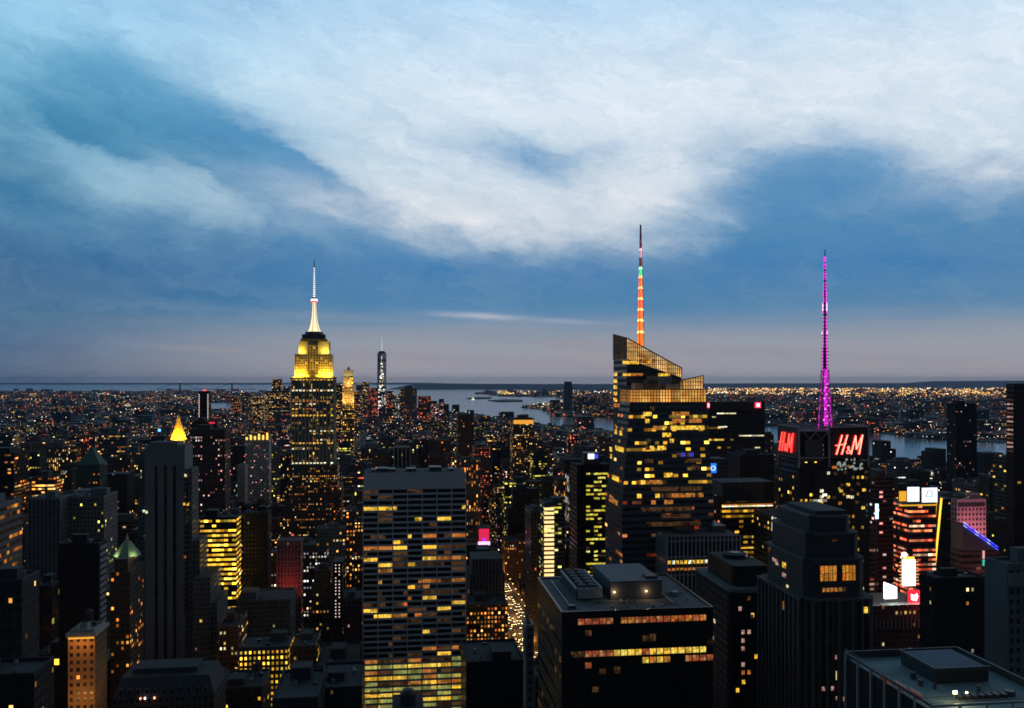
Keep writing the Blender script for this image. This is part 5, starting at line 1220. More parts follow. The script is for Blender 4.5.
def tsq():
    b = lite('office_building', 'low reddish block carrying the blazing billboards', OB, 872, 930, 606, 520, 30, ('granite', 'punch', 1, 'warm', .5), kit=False)
    W_, D_, z, lx = b.W, b.D, b.lz, b.lx
    rt = MB()
    for k in range(16): x = -W_ + k * 2 * W_ / 15; rt.box(x - .2, x + .2, -D_ - .5, -D_ - .01, b.h - 14, b.h - 8, plain('pale_pier', (0, 0, 0)))
    b.put(rt, 'pilasters')
    SPEC = [('round_lamp', 'small blinding round lamp standing above the tall white billboard', 'lamp', 905, 555, 1.7, 0, (1, .75, .6), 5),
            ('billboard', 'tall blown-out white billboard with fin-like side lamps', 'billboard', 909.5, 573, 6.0, 26, (1, .93, .85), 4.0),
            ('billboard', 'tilted white and green billboard, left of the tall white one', 'billboard', 891, 592, 6.0, 14, (.9, 1, .9), 3.2),
            ('billboard', 'red billboard with a ragged white picture, right below the tall white one', 'billboard', 914.5, 597, 5.5, 12, (1, .02, .04), 1.6),
            ('billboard', 'little blue sign at the far left of the blazing billboards', 'billboard', 869.5, 598, 1.4, 5, (.04, .12, 1), 1.6)]
    for nm, lab, cat, px, py, hw, hh, col, st in SPEC:
        Y = 528; q = B(nm, lab, cat, px - hw, px + hw, Y, 1.4, py - (hh / 2 if hh else hw), foot=False); W2 = q.W; zc = q.lz(py); H2 = hh / 2 / F * Y; m = emit('billboard_glow_%d' % px, col, st, True)
        mb = MB()
        if nm == 'round_lamp':
            for k in range(8):
                a, c = -pi / 2 + pi * k / 8, -pi / 2 + pi * (k + 1) / 8; mb.cone(0, 0, 1.6 * cos(a) + .001, 1.6 * cos(c) + .001, zc + 1.6 * sin(a), zc + 1.6 * sin(c), m, 14, cap=False)
            q.put(mb, 'globe'); q.put(MB().cone(0, 0, .25, .2, b.h - 2, zc - 1.6, STEEL, 8), 'pole'); lamp(q, 'POINT', 'globe_light', (0, -3, zc), 5000, (1, .7, .5), 1)
            continue
        sh = 1.6 if px == 891 else 0
        mb.prism([(-W2, -.7), (W2, -.7), (W2, .7), (-W2, .7)], zc - H2, zc + H2, m, ztop=[zc + H2 + sh, zc + H2 - sh, zc + H2 - sh, zc + H2 + sh], bottom=True); q.put(mb, 'screen')
        fr = MB(); fr.box(-W2 - .4, W2 + .4, .71, 1.3, zc - H2 - .4, zc + H2 + .3, STEEL); fr.box(-.4, .4, .72, 1.25, b.h - 4, zc - H2 - .41, STEEL); q.put(fr, 'frame')
        if px == 909.5:
            for k in range(8):
                zz = zc - H2 + 1 + k * 1.9; g = MB(); g.bar((-W2 - 2.2, -.2, zz), (-W2, -.2, zz + .3), .22, emit('fin_lamp', (1, .5, .15), 1.6)); g.bar((W2 + 2.2, -.2, zz), (W2, -.2, zz + .3), .22, emit('fin_lamp', (0, 0, 0), 1)); q.put(g, 'fin_lamp')
            g = MB().box(-W2 * .8, W2 * .8, -.9, .5, zc + H2 + .01, zc + H2 + 1.6, emit('orange_hood_light', (1, .5, .06), 2.6)); q.put(g, 'hood_light')
            lamp(q, 'AREA', 'screen_glow', (0, -3, zc), 16000, (1, .8, .65), (6, 14), aim=(0, -30, zc - 10)); lamp(q, 'POINT', 'screen_spill', (0, 12, zc + 4), 12000, (1, .75, .6), 2)  # added unseen lamps strengthen the light around the screen
        if px == 914.5:
            g = MB(); g.face([(-2.2, -.8, zc - 1.8), (1.2, -.8, zc - 2.6), (2.4, -.8, zc + .2), (1.4, -.8, zc + 2.2), (-.2, -.8, zc + 1.0), (-2.4, -.8, zc + 1.9)], emit('white_picture', (1, .75, .72), 3)); q.put(g, 'picture')
            lamp(q, 'AREA', 'screen_glow', (0, -3, zc), 5000, (1, .1, .12), (6, 6), aim=(0, -30, zc - 10)); lamp(q, 'POINT', 'screen_spill', (6, -8, zc), 7000, (1, .08, .10), 2)  # unseen lamps added to spread red light from this screen
        if px == 891:
            g = MB().box(-W2, -W2 + 1.4, -.95, -.75, zc + H2 - 2.2, zc + H2 - .6, emit('green_corner', (.1, .9, .6), 1.5)); q.put(g, 'picture'); lamp(q, 'AREA', 'screen_glow', (0, -3, zc), 5000, (.8, 1, .9), (6, 6), aim=(0, -30, zc - 10))  # the area lamp is an unseen addition to the screen's own light
tsq()
b = B('billboard', 'thin vertical blue-white light sign hanging over a dark street', 'billboard', 876, 878.6, 620, 1.2, 504, foot=False)
b.put(MB().box(-b.W, b.W, -.5, .5, b.lz(519), b.h, emit('blue_white_sign', (.55, .8, 1), 2.2)).box(-b.W - 1.1, -b.W, -.4, .4, b.lz(514), b.lz(513), emit('blue_white_sign', (0, 0, 0), 1)), 'sign_blade'); b.put(MB().box(-.4, .4, .51, 1.3, 0, b.h, STEEL), 'bracket')
lite('office_tower', 'dark slim tower with pinkish strips behind the blue-white sign', OB, 876, 893, 478, 760, 40, ('granite', 'strip', 2, 'pink', .7), kit=2)
lite('office_tower', 'reddish glowing block between the stepped granite tower and the blue-white sign', OB, 866, 878, 528, 700, 40, ('brick', 'strip', 3, 'red', .8), kit=2)
lite('office_building', 'dark flat-topped block right of the billboards with one red lamp', OB, 935, 985, 580, 470, 14, ('black', 'punch', 1, 'warm', .7), kit=True)
b = lite('office_tower', 'grey tower against the right edge with a blank left flank and lit windows low down', OB, 1008, 1070, 567, 330, 13, ('grey', 'punch', 1, 'yellow', .9), kit=2)
g = MB().box(-b.W, b.W, -b.D - 1.4, -b.D - .01, b.lz(586), b.lz(573), plain('pinkish_band', (.20, .17, .19), .8)); b.put(g, 'band'); b.put(MB().box(-b.W - .3, -b.W - .01, -b.D, b.D, 0, b.h - .5, plain('blank_concrete', (.13, .135, .14), .8, .2, .05)), 'blank_flank')
TE = lite('office_tower', 'tall dark tower at the right edge with a pale pink lit strip on its flank', 'skyscraper', 1014, 1060, 385, 700, 9.3, ('black', 'strip', 0), kit=2)
windows(TE, [('l', 0, TE.lz(400 + k * 4.3), 7, 1.5, L_P if k % 3 else L_D, .05) for k in range(13)])
lite('office_tower', 'very dark unlit tower standing in front of the river', 'skyscraper', 956, 977, 404, 1500, 26, ('black', 'punch', 1, 'pink', .45), kit=2)
lite('office_building', 'dark building with glowing yellow roof trim near the right edge', OB, 1006, 1040, 456, 900, 20, ('brown', 'strip', 2, 'yellow', .8), kit=False)
lite('office_building', 'wide block of yellow lit rows below the river, right side', OB, 990, 1030, 478, 1000, 20, ('dark', 'strip', 2, 'yellow', .8), kit=2)
lite('apartment_building', 'dark stepped block standing against the river', 'apartment building', 882, 896, 441, 1900, 40, ('dark', 'punch', 1, 'white', .8), kit=False, steps=[(0, 12, 0, 449)])
lite('apartment_building', 'dark cubic block at the water beside the unlit tower', 'apartment building', 932, 946, 449, 1900, 40, ('dark', 'punch', 0), kit=False, steps=[(9, 0, 0, 452)])
lite('apartment_building', 'squat dark block on the riverbank right of the unlit tower', 'apartment building', 985, 1003, 453, 1900, 40, ('dark', 'punch', 0), kit=False)

# left middle distance
def pyramid(b, rb, h0, h1, m, n=4, ph=pi / 4, name='pyramid_roof'):
    o = b.put(MB().cone(0, 0, rb, 0, h0, h1, m, n, ph=ph), name); return o
b = lite('office_tower', 'stone tower topped by a glowing gold pyramid', 'skyscraper', 167, 186, 440, 1900, 36, ('stone', 'punch', 2, 'warm', .8), kit=False, steps=[(8, 8, 8, 446)])
GP = plain('gilded_roof', (.75, .5, .08), .45, .15, .3)
o = MB().cone(0, 0, 17, 4, b.h + .01, b.lz(421), GP, 8, ph=pi / 8).cone(0, 0, 4.2, 3.4, b.lz(421), b.lz(418.5), GP, 8).cone(0, 0, 3.4, 0, b.lz(418.5), b.lz(414), GP, 8); b.put(o, 'gold_pyramid')
for x in (-15, 0, 15): lamp(b, 'AREA', 'floodlight', (x, -24, b.h + 2), 30000, (1, .6, .04), (6, 2), aim=(x * .3, -4, b.h + 24))
lamp(b, 'AREA', 'floodlight', (24, -6, b.h + 2), 22000, (1, .6, .04), (6, 2), aim=(4, 0, b.h + 24))
b = lite('office_tower', 'old tower with green copper pyramid roof, left', 'skyscraper', 76, 100, 465, 1150, 30, ('green', 'punch', 1, 'orange', .6), kit=False)
pyramid(b, b.W * 1.35, b.h + .01, b.lz(446), plain('copper_patina', (.07, .15, .12), .8, .25, .1))
b = lite('office_tower', 'dark tower with blue crown lamp, left of the gold pyramid', OB, 151, 164, 436, 1700, 26, ('dark', 'punch', 1, 'white', .7), kit=False)
b.put(MB().cone(0, 0, 5, 3, b.h + .01, b.h + 8, STEEL, 8).cone(0, 0, 2.6, 2.6, b.h + 8, b.h + 13, emit('blue_beacon', (.1, .35, 1), 3), 8).cone(0, 0, 1, .2, b.h + 13, b.h + 24, STEEL, 6), 'lantern')
b = lite('office_tower', 'dark reddish tower with red lamps along its roof, right of the gold pyramid', 'skyscraper', 190, 217, 421, 1250, 44, ('granite', 'punch', 2, 'orange', .8), kit=2)
b.put(MB().box(b.W - 11, b.W - 3, -b.D - .4, -b.D - .02, b.h - 4, b.h - 1.6, emit('red_roof_lamp', (1, .03, .08), .9)), 'red_lamp')
lite('office_tower', 'dark brown slab with tiny warm lights immediately right of the ribbed limestone tower', OB, 190, 225, 430, 1050, 36, ('granite', 'punch', 2, 'pink', .7), kit=2)
b = lite('apartment_tower', 'slender dark tower with twin strings of white lights and red beacon', 'skyscraper', 198, 209, 391, 1700, 20, ('black', 'punch', 0), kit=False)
for s in (-1, 1):
    for k in range(16): x = s * b.W * .8; g = MB(); g.box(x - .8, x + .8, -b.D - .5, -b.D - .02, b.h - 8 - k * 3.6, b.h - 6.3 - k * 3.6, emit('white_dot_light', (0, 0, 0), 1)); b.put(g, 'lit_window')
b.put(MB().cone(0, 0, 3.2, 3.2, b.h, b.h + 3, emit('red_beacon', (0, 0, 0), 1), 8), 'beacon')
b = lite('office_tower', 'pale blue-grey slab with a crown of golden flood lamps', OB, 245, 269, 437, 1500, 26, ('pale', 'punch', 2, 'pink', .5), kit=False)
g = MB()
for k in range(6): x = -b.W + 3 + k * (2 * b.W - 6) / 5; g.box(x - 1.6, x + 1.6, -b.D - .6, -b.D - .02, b.h - 5, b.h - .4 + (k % 2) * 3 + k * .9, emit('gold_crown_light', (1, .6, .1), 1.6))
b.put(g, 'crown_lights')
lite('office_building', 'blank pale wall of a slab to the left of the gold-crowned slab', OB, 237, 245, 465, 1400, 26, ('pale', 'punch', 0), kit=False)
lite('office_building', 'dark block with a red neon roofline in front of the gold-crowned slab', OB, 222, 246, 446, 1600, 26, ('dark', 'punch', 2, 'red', 1.0), kit=False)
lite('office_building', 'distant cream block with bands of warm light above the rooftops, far left', OB, 32, 54, 478, 1000, 26, ('brown', 'strip', 4, 'orange', .9), kit=2)
lite('office_building', 'small block with a single bright yellow top floor, left', OB, 107, 127, 474, 1050, 30, ('dark', 'punch', 1, 'warm', .7), kit=False)
lite('office_building', 'dark block with amber window rows at the far left edge', OB, -30, 14, 454, 950, 40, ('black', 'strip', 2, 'orange', .8), kit=2)
lite('apartment_building', 'grey block with scattered warm windows left of the ribbed limestone tower', 'apartment building', 126, 146, 452, 1300, 30, ('grey', 'punch', 2, 'warm', .9))
lite('office_building', 'tall narrow grey slab left of the black box tower', OB, 28, 60, 500, 720, 36, ('grey', 'rib', 0), kit=True)
lite('office_building', 'grey slab with two greenish yellow windows above the black box tower', OB, 62, 104, 498, 740, 36, ('grey', 'punch', 1, 'green', .9), kit=True)

# ------------------------------------------------------------------ downtown and the far shore
def glass_prism():
    b = B('skyscraper', 'tapered glass skyscraper with needle mast, tallest of the distant downtown', 'skyscraper', 377, 386.6, 5700, 60, 353, foot=False)
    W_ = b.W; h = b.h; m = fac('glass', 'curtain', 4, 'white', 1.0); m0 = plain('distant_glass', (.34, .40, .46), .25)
    base = [(-W_, -W_), (W_, -W_), (W_, W_), (-W_, W_)]; r = W_ * .94; top = [(0, -r), (r, 0), (0, r), (-r, 0)]
    zlo, zmid = 60, h - 55; mb = MB().prism(base, 0, zlo, m, cw=8, ch=9)
    for i in range(4):
        a, c = base[i], base[(i + 1) % 4]; t, t2 = top[i], top[(i + 1) % 4]
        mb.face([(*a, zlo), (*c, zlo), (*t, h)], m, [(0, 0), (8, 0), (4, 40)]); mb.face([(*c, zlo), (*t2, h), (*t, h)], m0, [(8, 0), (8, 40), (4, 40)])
    mb.face([(*p, h) for p in top], ROOF); b.put(mb, 'tower_body')
    b.put(MB().box(-W_ * .8, W_ * .8, -W_ * .8, W_ * .8, h - 52, h - 40, plain('dark_band', (.02, .02, .03), .5)).cone(0, 0, W_ * .9, W_ * .5, h, h + 14, STEEL, 16), 'mechanical_band')
    b.put(MB().cone(0, 0, 5.5, 2, h + 14, h + 108, emit('pale_spire_light', (.8, .88, 1), .55), 8), 'spire')
glass_prism()
b = lite('skyscraper', 'slender gold-lit tower just right of the floodlit skyscraper', 'skyscraper', 342.5, 354, 377, 2200, 24, ('orange', 'punch', 4, 'yellow', 1.0), kit=False, steps=[(2, 2, 2, 386)])
b.put(MB().box(-b.W + 3, b.W - 3, -b.D + 3, b.D - 3, b.h + .01, b.lz(370), STONE).cone(0, 0, 5, 0, b.lz(370), b.lz(366), STONE, 8), 'crown')
for x, y, zz in ((-14, -26, b.lz(402)), (14, -26, b.lz(402)), (0, -22, b.lz(386))): lamp(b, 'AREA', 'floodlight', (x, y, zz), 26000, (1, .74, .22), (8, 2), aim=(x * .7, -b.D, zz + 26))
DT = [(265, 290, 391, 5200, 'dark', 2, 'warm'), (272, 281, 379, 5300, 'dark', 2, 'warm'), (283, 292, 386, 5600, 'grey', 1, 'white'), (335, 342, 383, 3600, 'dark', 3, 'warm'), (356, 362, 383, 5400, 'glass', 2, 'white'), (361, 369, 382, 5900, 'dark', 2, 'warm'), (368, 378, 388, 5000, 'brick', 3, 'red'), (386, 393, 391, 5300, 'dark', 2, 'red'), (392, 400, 394, 5600, 'glass', 2, 'white'), (402, 416, 389, 5300, 'stone', 3, 'warm'),
      (418, 431, 396, 5300, 'brick', 3, 'red'), (431, 437, 401, 5200, 'dark', 2, 'pink'), (439, 444, 399, 5100, 'dark', 2, 'pink'), (444, 449, 404, 5000, 'dark', 1, 'warm'), (352, 360, 392, 4800, 'brown', 3, 'orange'), (300, 330, 392, 5000, 'dark', 2, 'warm'), (252, 264, 396, 5000, 'dark', 2, 'warm'), (231, 240, 398, 5600, 'dark', 2, 'orange'), (241, 251, 393, 6000, 'grey', 1, 'warm')]
KW = {'dark': 'dark', 'grey': 'grey', 'glass': 'glassy blue-grey', 'brick': 'reddish', 'stone': 'stone', 'brown': 'brown'}
for i, (x0, x1, yt, Y, wl, lt, pal) in enumerate(DT):
    side_ = 'left of the floodlit tower' if x1 < 293 else ('behind the floodlit tower' if x0 < 340 else ('left of the needled tower' if x1 < 380 else 'right of the needled tower'))
    sz = 'slim' if x1 - x0 < 8 else ('broad' if x1 - x0 > 11 else 'medium')
    lite('skyscraper', '%s %s downtown tower with %s lights, %s' % (sz, KW[wl], pal, side_), 'skyscraper', x0, x1, yt, Y, 60, (wl, 'punch', min(3, lt + 1), pal, 1.3), kit=False, group='distant downtown towers')
    DTo = COL.objects[-2] if False else None
b = lite('office_tower', 'rounded downtown block glowing solid yellow at its top', OB, 400, 417, 389, 5100, 50, ('stone', 'punch', 2, 'orange', 1), kit=False)
b.put(MB().cone(2, 0, 36, 36, b.lz(403), b.lz(388.5), fac('orange', 'strip', 5, 'yellow', 1.2), 18).cone(2, 0, 34, 20, b.lz(388.5), b.lz(385.5), STEEL, 18), 'lit_drum')
lite('office_tower', 'lone dark blue tower across the bay, right of centre', 'skyscraper', 564, 573, 381.5, 7000, 50, ('glass', 'punch', 0), kit=False, steps=[(8, 8, 8, 386)])
for (x0, x1, yt, Y) in [(551, 560, 400, 6800), (574, 590, 402, 6700), (590, 600, 398, 6900), (600, 612, 403, 6500), (577, 584, 396, 7200), (602, 610, 392, 7300)]:
    lite('office_building', 'low dark block on the far shore near the lone blue tower', OB, x0, x1, yt, Y, 60, ('dark', 'punch', 2, 'warm', .9), kit=False, group='blocks on the far shore')
# statue on its island
sb = B('statue', 'tiny pale statue on a pedestal on the small island in the bay', 'statue', 471.6, 474.2, 11000, 20, 398, foot=False)
PG = plain('verdigris', (.35, .45, .40), .8); lx_ = sb.W
sb.put(MB().box(-22, 22, -22, 22, 3, 18, STONE).box(-11, 11, -11, 11, 18, 48, STONE), 'pedestal')
sb.put(MB().cone(0, 0, 7, 4, 48, 82, PG, 10).cone(0, 0, 2.4, 2.2, 82, 90, PG, 8).bar((3, 0, 78), (7, 0, 98), 1.2, PG).cone(7, 0, 1.6, 0, 98, 103, PG, 6), 'figure')
lamp(sb, 'AREA', 'floodlight', (0, -60, 12), 60000, (.95, 1, .85), (20, 20), aim=(0, 0, 70))
# suspension bridge at the narrows
br = bpy.data.objects.new('suspension_bridge', None); COL.objects.link(br); br.location = (X(206, 17500), 17500, 0)
tag(br, 'far suspension bridge with two towers on the left horizon', 'bridge')
BS = plain('bridge_steel', (.10, .11, .13), .7); half = (232 - 180) / F * 17500 / 2
for s in (-1, 1):
    t_ = MB()
    for dy_ in (-16, 16): t_.box(s * half - 9, s * half + 9, dy_ - 9, dy_ + 9, 0, 211, BS)
    t_.box(s * half - 8, s * half + 8, -7, 7, 195, 208, BS).box(s * half - 8, s * half + 8, -7, 7, 110, 122, BS); t_.build('bridge_tower', br)
    MB().cone(s * half, 0, 9, 9, 211, 228, emit('bridge_beacon', (1, .15, .2), 1.2), 8).build('beacon', br)
dk = MB().box(-half * 1.9, half * 1.9, -15, 15, 66, 76, BS); dk.build('deck', br)
cb = MB()
for dy_ in (-15, 15):
    prev = None
    for k in range(41):
        t = k / 40 * 2 - 1; x = t * half * 1.9; a = abs(x) / half
        z_ = 84 + 124 * a * a if a <= 1 else 208 - (a - 1) / .9 * 132
        if prev: cb.bar(prev, (x, dy_, z_), 2.5, BS)
        prev = (x, dy_, z_)
cb.build('cable', br)
# ------------------------------------------------------------------ the city between the named buildings
rr = random.Random(77)
heroes = []
for o in [o for o in COL.objects if o.parent is None and o.type == 'EMPTY' and 'label' in o]:
    pass
HER = [(x0, x1, ym, Y) for (x0, x1, ym, Y) in [
    # px range, lowest row that has to stay visible, distance of what is seen there
    (270, 345, 530, 1290), (604, 714, 566, 580), (190, 243, 610, 690), (130, 222, 668, 640), (355, 470, 800, 620), (868, 1030, 612, 520), (536, 568, 590, 800), (568, 614, 582, 690), (272, 306, 602, 820),
    (716, 776, 566, 640), (774, 872, 520, 610), (493, 536, 662, 900), (505, 530, 600, 1130), (474, 494, 548, 990), (700, 768, 490, 850), (232, 272, 500, 1490), (162, 190, 440, 1890), (186, 228, 520, 1040), (388, 414, 474, 1090), (508, 536, 480, 1490), (338, 358, 410, 2190),
    (946, 980, 480, 1490), (1000, 1030, 600, 690), (55, 110, 640, 465), (64, 110, 720, 425), (106, 134, 620, 555), (-60, 30, 600, 415), (62, 106, 545, 735), (26, 60, 560, 715), (215, 320, 705, 560), (310, 362, 665, 690), (466, 512, 660, 735), (70, 102, 490, 1140), (104, 130, 490, 1045), (148, 166, 446, 1690), (776, 784, 548, 590), (636, 744, 720, 560), (872, 950, 462, 2600), (976, 1010, 466, 2600)]]
def cap_row(x0, x1, Y):
    y = 640 if Y < 620 else 580 if Y < 800 else 505 if Y < 1000 else 455 if Y < 1400 else 434 if Y < 2000 else 426 if Y < 3000 else 412 if Y < 4500 else 400
    for a, c, ym, yy in HER:
        if x1 > a and x0 < c and Y < yy: y = max(y, ym)
    if x1 > 430 and x0 < 615 and Y > 1700: y = max(y, 412 + (x0 - 430) * .105 + 1)
    if x0 > 760 and Y > 1500: y = max(y, 452)
    if x0 > 760 and Y > 3000: y = max(y, 470)
    return y
LOTS = []
def proj(x, y): return CX + x / y * F
u = 330.0; street = 80
while u < 4600:
    dep_rows = [(u + 8, u + 34), (u + 38, u + 66)]
    for (ua, ub) in dep_rows:
        for i in range(-1, len(AVE)):
            va = AVE[i] + 21 if i >= 0 else AVE[0] - 1800; vb = AVE[i + 1] - 21 if i + 1 < len(AVE) else AVE[-1] + 900
            v = va
            while v < vb - 12:
                w = rr.uniform(22, 62) if u < 1700 else rr.uniform(20, 45)
                if v + w > vb - 12: w = vb - v
                x, y = street_pt(v + w / 2, ua)
                if y > 200 and -80 < proj(x, y) < 1110: LOTS.append((v, v + w - .6, ua, ub))
                v += w
    u += street
def near_shore_Y(px):
    for (a, ya), (c, yc) in zip(near, near[1:]):
        if a <= px <= c: return EYE * F / (ya + (yc - ya) * (px - a) / (c - a) - HZ)
    return 1e9
cand = []
for (v0, v1, u0, u1) in LOTS:
    x, y = street_pt(v0, u0); x2, y2 = street_pt(v1, u0); xr, yr = street_pt(v0, u1); xs, ys = street_pt(v1, u1)
    p0, p1 = proj(x, y), proj(x2, y2); q0, q1 = min(p0, proj(xr, yr)), max(p1, proj(xs, ys))
    if y > near_shore_Y((p0 + p1) / 2) - 60: continue
    if any(v0 < f[1] + 3 and v1 > f[0] - 3 and u0 < f[3] + 3 and u1 > f[2] - 3 for f in FOOT): continue
    if y < 520: base = rr.uniform(40, 90)
    elif y < 1500: base = rr.choice([40, 55, 65, 80, 100, 130, 170, 200]) * rr.uniform(.7, 1.15)
    elif y < 2200: base = rr.choice([25, 35, 45, 60, 85, 130]) * rr.uniform(.7, 1.2)
    else: base = rr.choice([16, 20, 25, 30, 38, 55]) * rr.uniform(.8, 1.2)
    h = min(base, Z(cap_row(q0, q1, y) + rr.uniform(0, 26), y))
    if h < 9: h = 9
    cand.append([y, v0, v1, u0, u1, h, q0, q1])
buf = [708.0] * 1200
def cover_(x0, x1, yt):
    a = 0
    for p in range(max(0, int(x0)), min(1024, int(x1) + 1)):
        if yt < buf[p]: a += buf[p] - yt; buf[p] = yt
    return a
# what the named buildings hide
allb = [(o.location.y, o) for o in COL.objects if o.type == 'EMPTY' and o.parent is None and 'label' in o]
ev = []
for ydist, o in allb:
    ks = [k for k in o.children if k.type == 'MESH']
    xs, top = [], 9999
    for k in ks[:3]:
        for c in k.bound_box:
            lx_, ly_, lz_ = c[0] + k.location[0], c[1] + k.location[1], c[2] + k.location[2]
            if o.rotation_euler[2] == 0: wx, wy = o.location[0] + lx_, o.location[1] + ly_
            else: wx, wy = o.location[0] + lx_ * cT - ly_ * sT, o.location[1] + lx_ * sT + ly_ * cT
            xs.append(proj(wx, wy)); top = min(top, HZ + (EYE - lz_) / wy * F)
    if xs and o['category'] not in ('billboard', 'bridge', 'statue', 'lamp'): ev.append((ydist - 25, 'H', min(xs), max(xs), top + 3))
for c in cand: ev.append((c[0], 'C', c))
ev.sort(key=lambda e: e[0])
for e in ev:
    if e[1] == 'H': cover_(e[2], e[3], e[4])
    else:
        c = e[2]; c.append(cover_(c[6], c[7], HZ + (EYE - c[5]) / c[0] * F))
cand.sort(key=lambda c: -c[8])
NHERO = len(allb)
keep = [c for c in cand[:max(60, 292 - NHERO)] if c[8] > 3]; rest = [c for c in cand if c not in keep]
def pick(y, r):
    wl = r.choice(['stone', 'brick', 'brown', 'dark', 'grey', 'black', 'granite', 'dark', 'brown'])
    st_ = r.choice(['punch', 'punch', 'punch', 'strip', 'rib'])
    lt = r.choice([1, 1, 1, 2, 2, 2, 3]) if y > 600 else r.choice([0, 1, 1, 2])
    pal = r.choice(['warm', 'warm', 'warm', 'orange', 'white', 'red', 'pink', 'green'])
    return wl, st_, lt, pal
TONE = {'stone': 'beige', 'brick': 'brick', 'brown': 'brown', 'dark': 'dark grey', 'grey': 'grey', 'black': 'black', 'granite': 'reddish'}
LITW = {0: 'unlit', 1: 'a few', 2: 'scattered', 3: 'many'}
PALW = {'warm': 'warm', 'orange': 'orange', 'white': 'white', 'red': 'reddish', 'pink': 'pinkish', 'green': 'greenish yellow'}
MARKS = [(40, 'the left edge'), (88, 'the green pyramid tower'), (160, 'the ribbed limestone tower'), (220, 'the golden block'), (257, 'the gold-crowned slab'), (313, 'the floodlit skyscraper'), (415, 'the pale gridded slab'), (510, 'the lit avenue'), (555, 'the blazing white column'), (590, 'the yellow-green lit tower'), (660, 'the crystal skyscraper'), (735, 'the tower with red boxes'), (830, 'the magenta mast'), (918, 'the gold-lined hotel'), (963, 'the unlit river tower'), (1015, 'the right edge tower')]
for n_, (y, v0, v1, u0, u1, h, q0, q1, area) in enumerate(keep):
    r = random.Random(int(v0 * 13 + u0)); wl, st_, lt, pal = pick(y, r)
    root = bpy.data.objects.new('office_building' if r.random() < .6 else 'apartment_building', None); COL.objects.link(root)
    cat = 'office building' if root.name.startswith('office') else 'apartment building'
    mx, my = street_pt((v0 + v1) / 2, (u0 + u1) / 2); root.location = (mx, my, 0); root.rotation_euler = (0, 0, TH)
    W_, D_ = (v1 - v0) / 2, (u1 - u0) / 2; m = fac(wl, st_, lt, pal, r.choice([.8, 1.1])); mb = MB(); cw, ch = (r.uniform(2.7, 3.5), r.uniform(3.4, 3.9))
    if y > 1500: cw *= 1.2; ch *= 1.15
    stp = r.random() < .5 and h > 40 and W_ > 12
    if stp:
        k1 = h * r.uniform(.6, .8); mb.box(-W_, W_, -D_, D_, 0, k1, m, ROOF, cw, ch); i1 = W_ * r.uniform(.12, .3); mb.box(-W_ + i1, W_ - i1 * .7, -D_ + 3, D_ - 2, k1 + .01, h, m, r.choice([ROOF, ROOF2]), cw, ch)
        lastb = (-W_ + i1, W_ - i1 * .7, -D_ + 3, D_ - 2)
    else: mb.box(-W_, W_, -D_, D_, 0, h, m, r.choice([ROOF, ROOF2]), cw, ch); lastb = (-W_, W_, -D_, D_)
    mb.build('wall', root)
    class Q: pass
    q_ = Q(); q_.root = root; q_.put = lambda mb_, nm, rt=root: mb_.build(nm, rt)
    tank = wl in ('stone', 'brick', 'brown') and r.random() < .7
    if y < 2200: roofkit(q_, *lastb, h, plain('parapet_' + wl, WALLS[wl], .8, .2, .2), tank, r)
    pc = (q0 + q1) / 2; mk_ = min(MARKS, key=lambda t: abs(t[0] - pc)); top_row = HZ + (EYE - h) / y * F
    rel = 'left of' if pc < mk_[0] - 14 else 'right of' if pc > mk_[0] + 14 else 'in line with'
    dist = 'near' if y < 700 else 'midway' if y < 1500 else 'far'
    lw = 'unlit' if lt == 0 else '%s %s windows' % (LITW[lt], PALW[pal])
    tag(root, '%s %s, %s, %s %s %s' % (TONE[wl], 'stepped building' if stp else 'building', lw, dist, rel, mk_[1]), cat, 'buildings filling the city blocks')
stuff = MB()
def add(mb, v0, v1, u0, u1, h, m, cw, ch, rnd, grid=True):
    P = [street_pt(v0, u0), street_pt(v1, u0), street_pt(v1, u1), street_pt(v0, u1)]; i0 = len(mb.uv); mb.prism(P, 2, h, m, ROOF if rnd.random() < .6 else ROOF2, cw, ch)
    o1, o2 = rnd.randint(0, 900) * 50, rnd.randint(0, 900)
    for k in range(i0, len(mb.uv)): mb.uv[k] = (mb.uv[k][0] + o1, mb.uv[k][1] + o2)
for (y, v0, v1, u0, u1, h, q0, q1, area) in rest:
    r = random.Random(int(v0 * 13 + u0)); wl, st_, lt, pal = pick(y, r); k = 1.3 if y > 2000 else 1
    add(stuff, v0, v1, u0, u1, h, fac(wl, 'punch', 2 if lt < 2 and y > 1500 else lt, pal, 1.1), 3.2 * k, 3.7 * k, r)
struct(stuff.build('distant_buildings'), 'stuff')
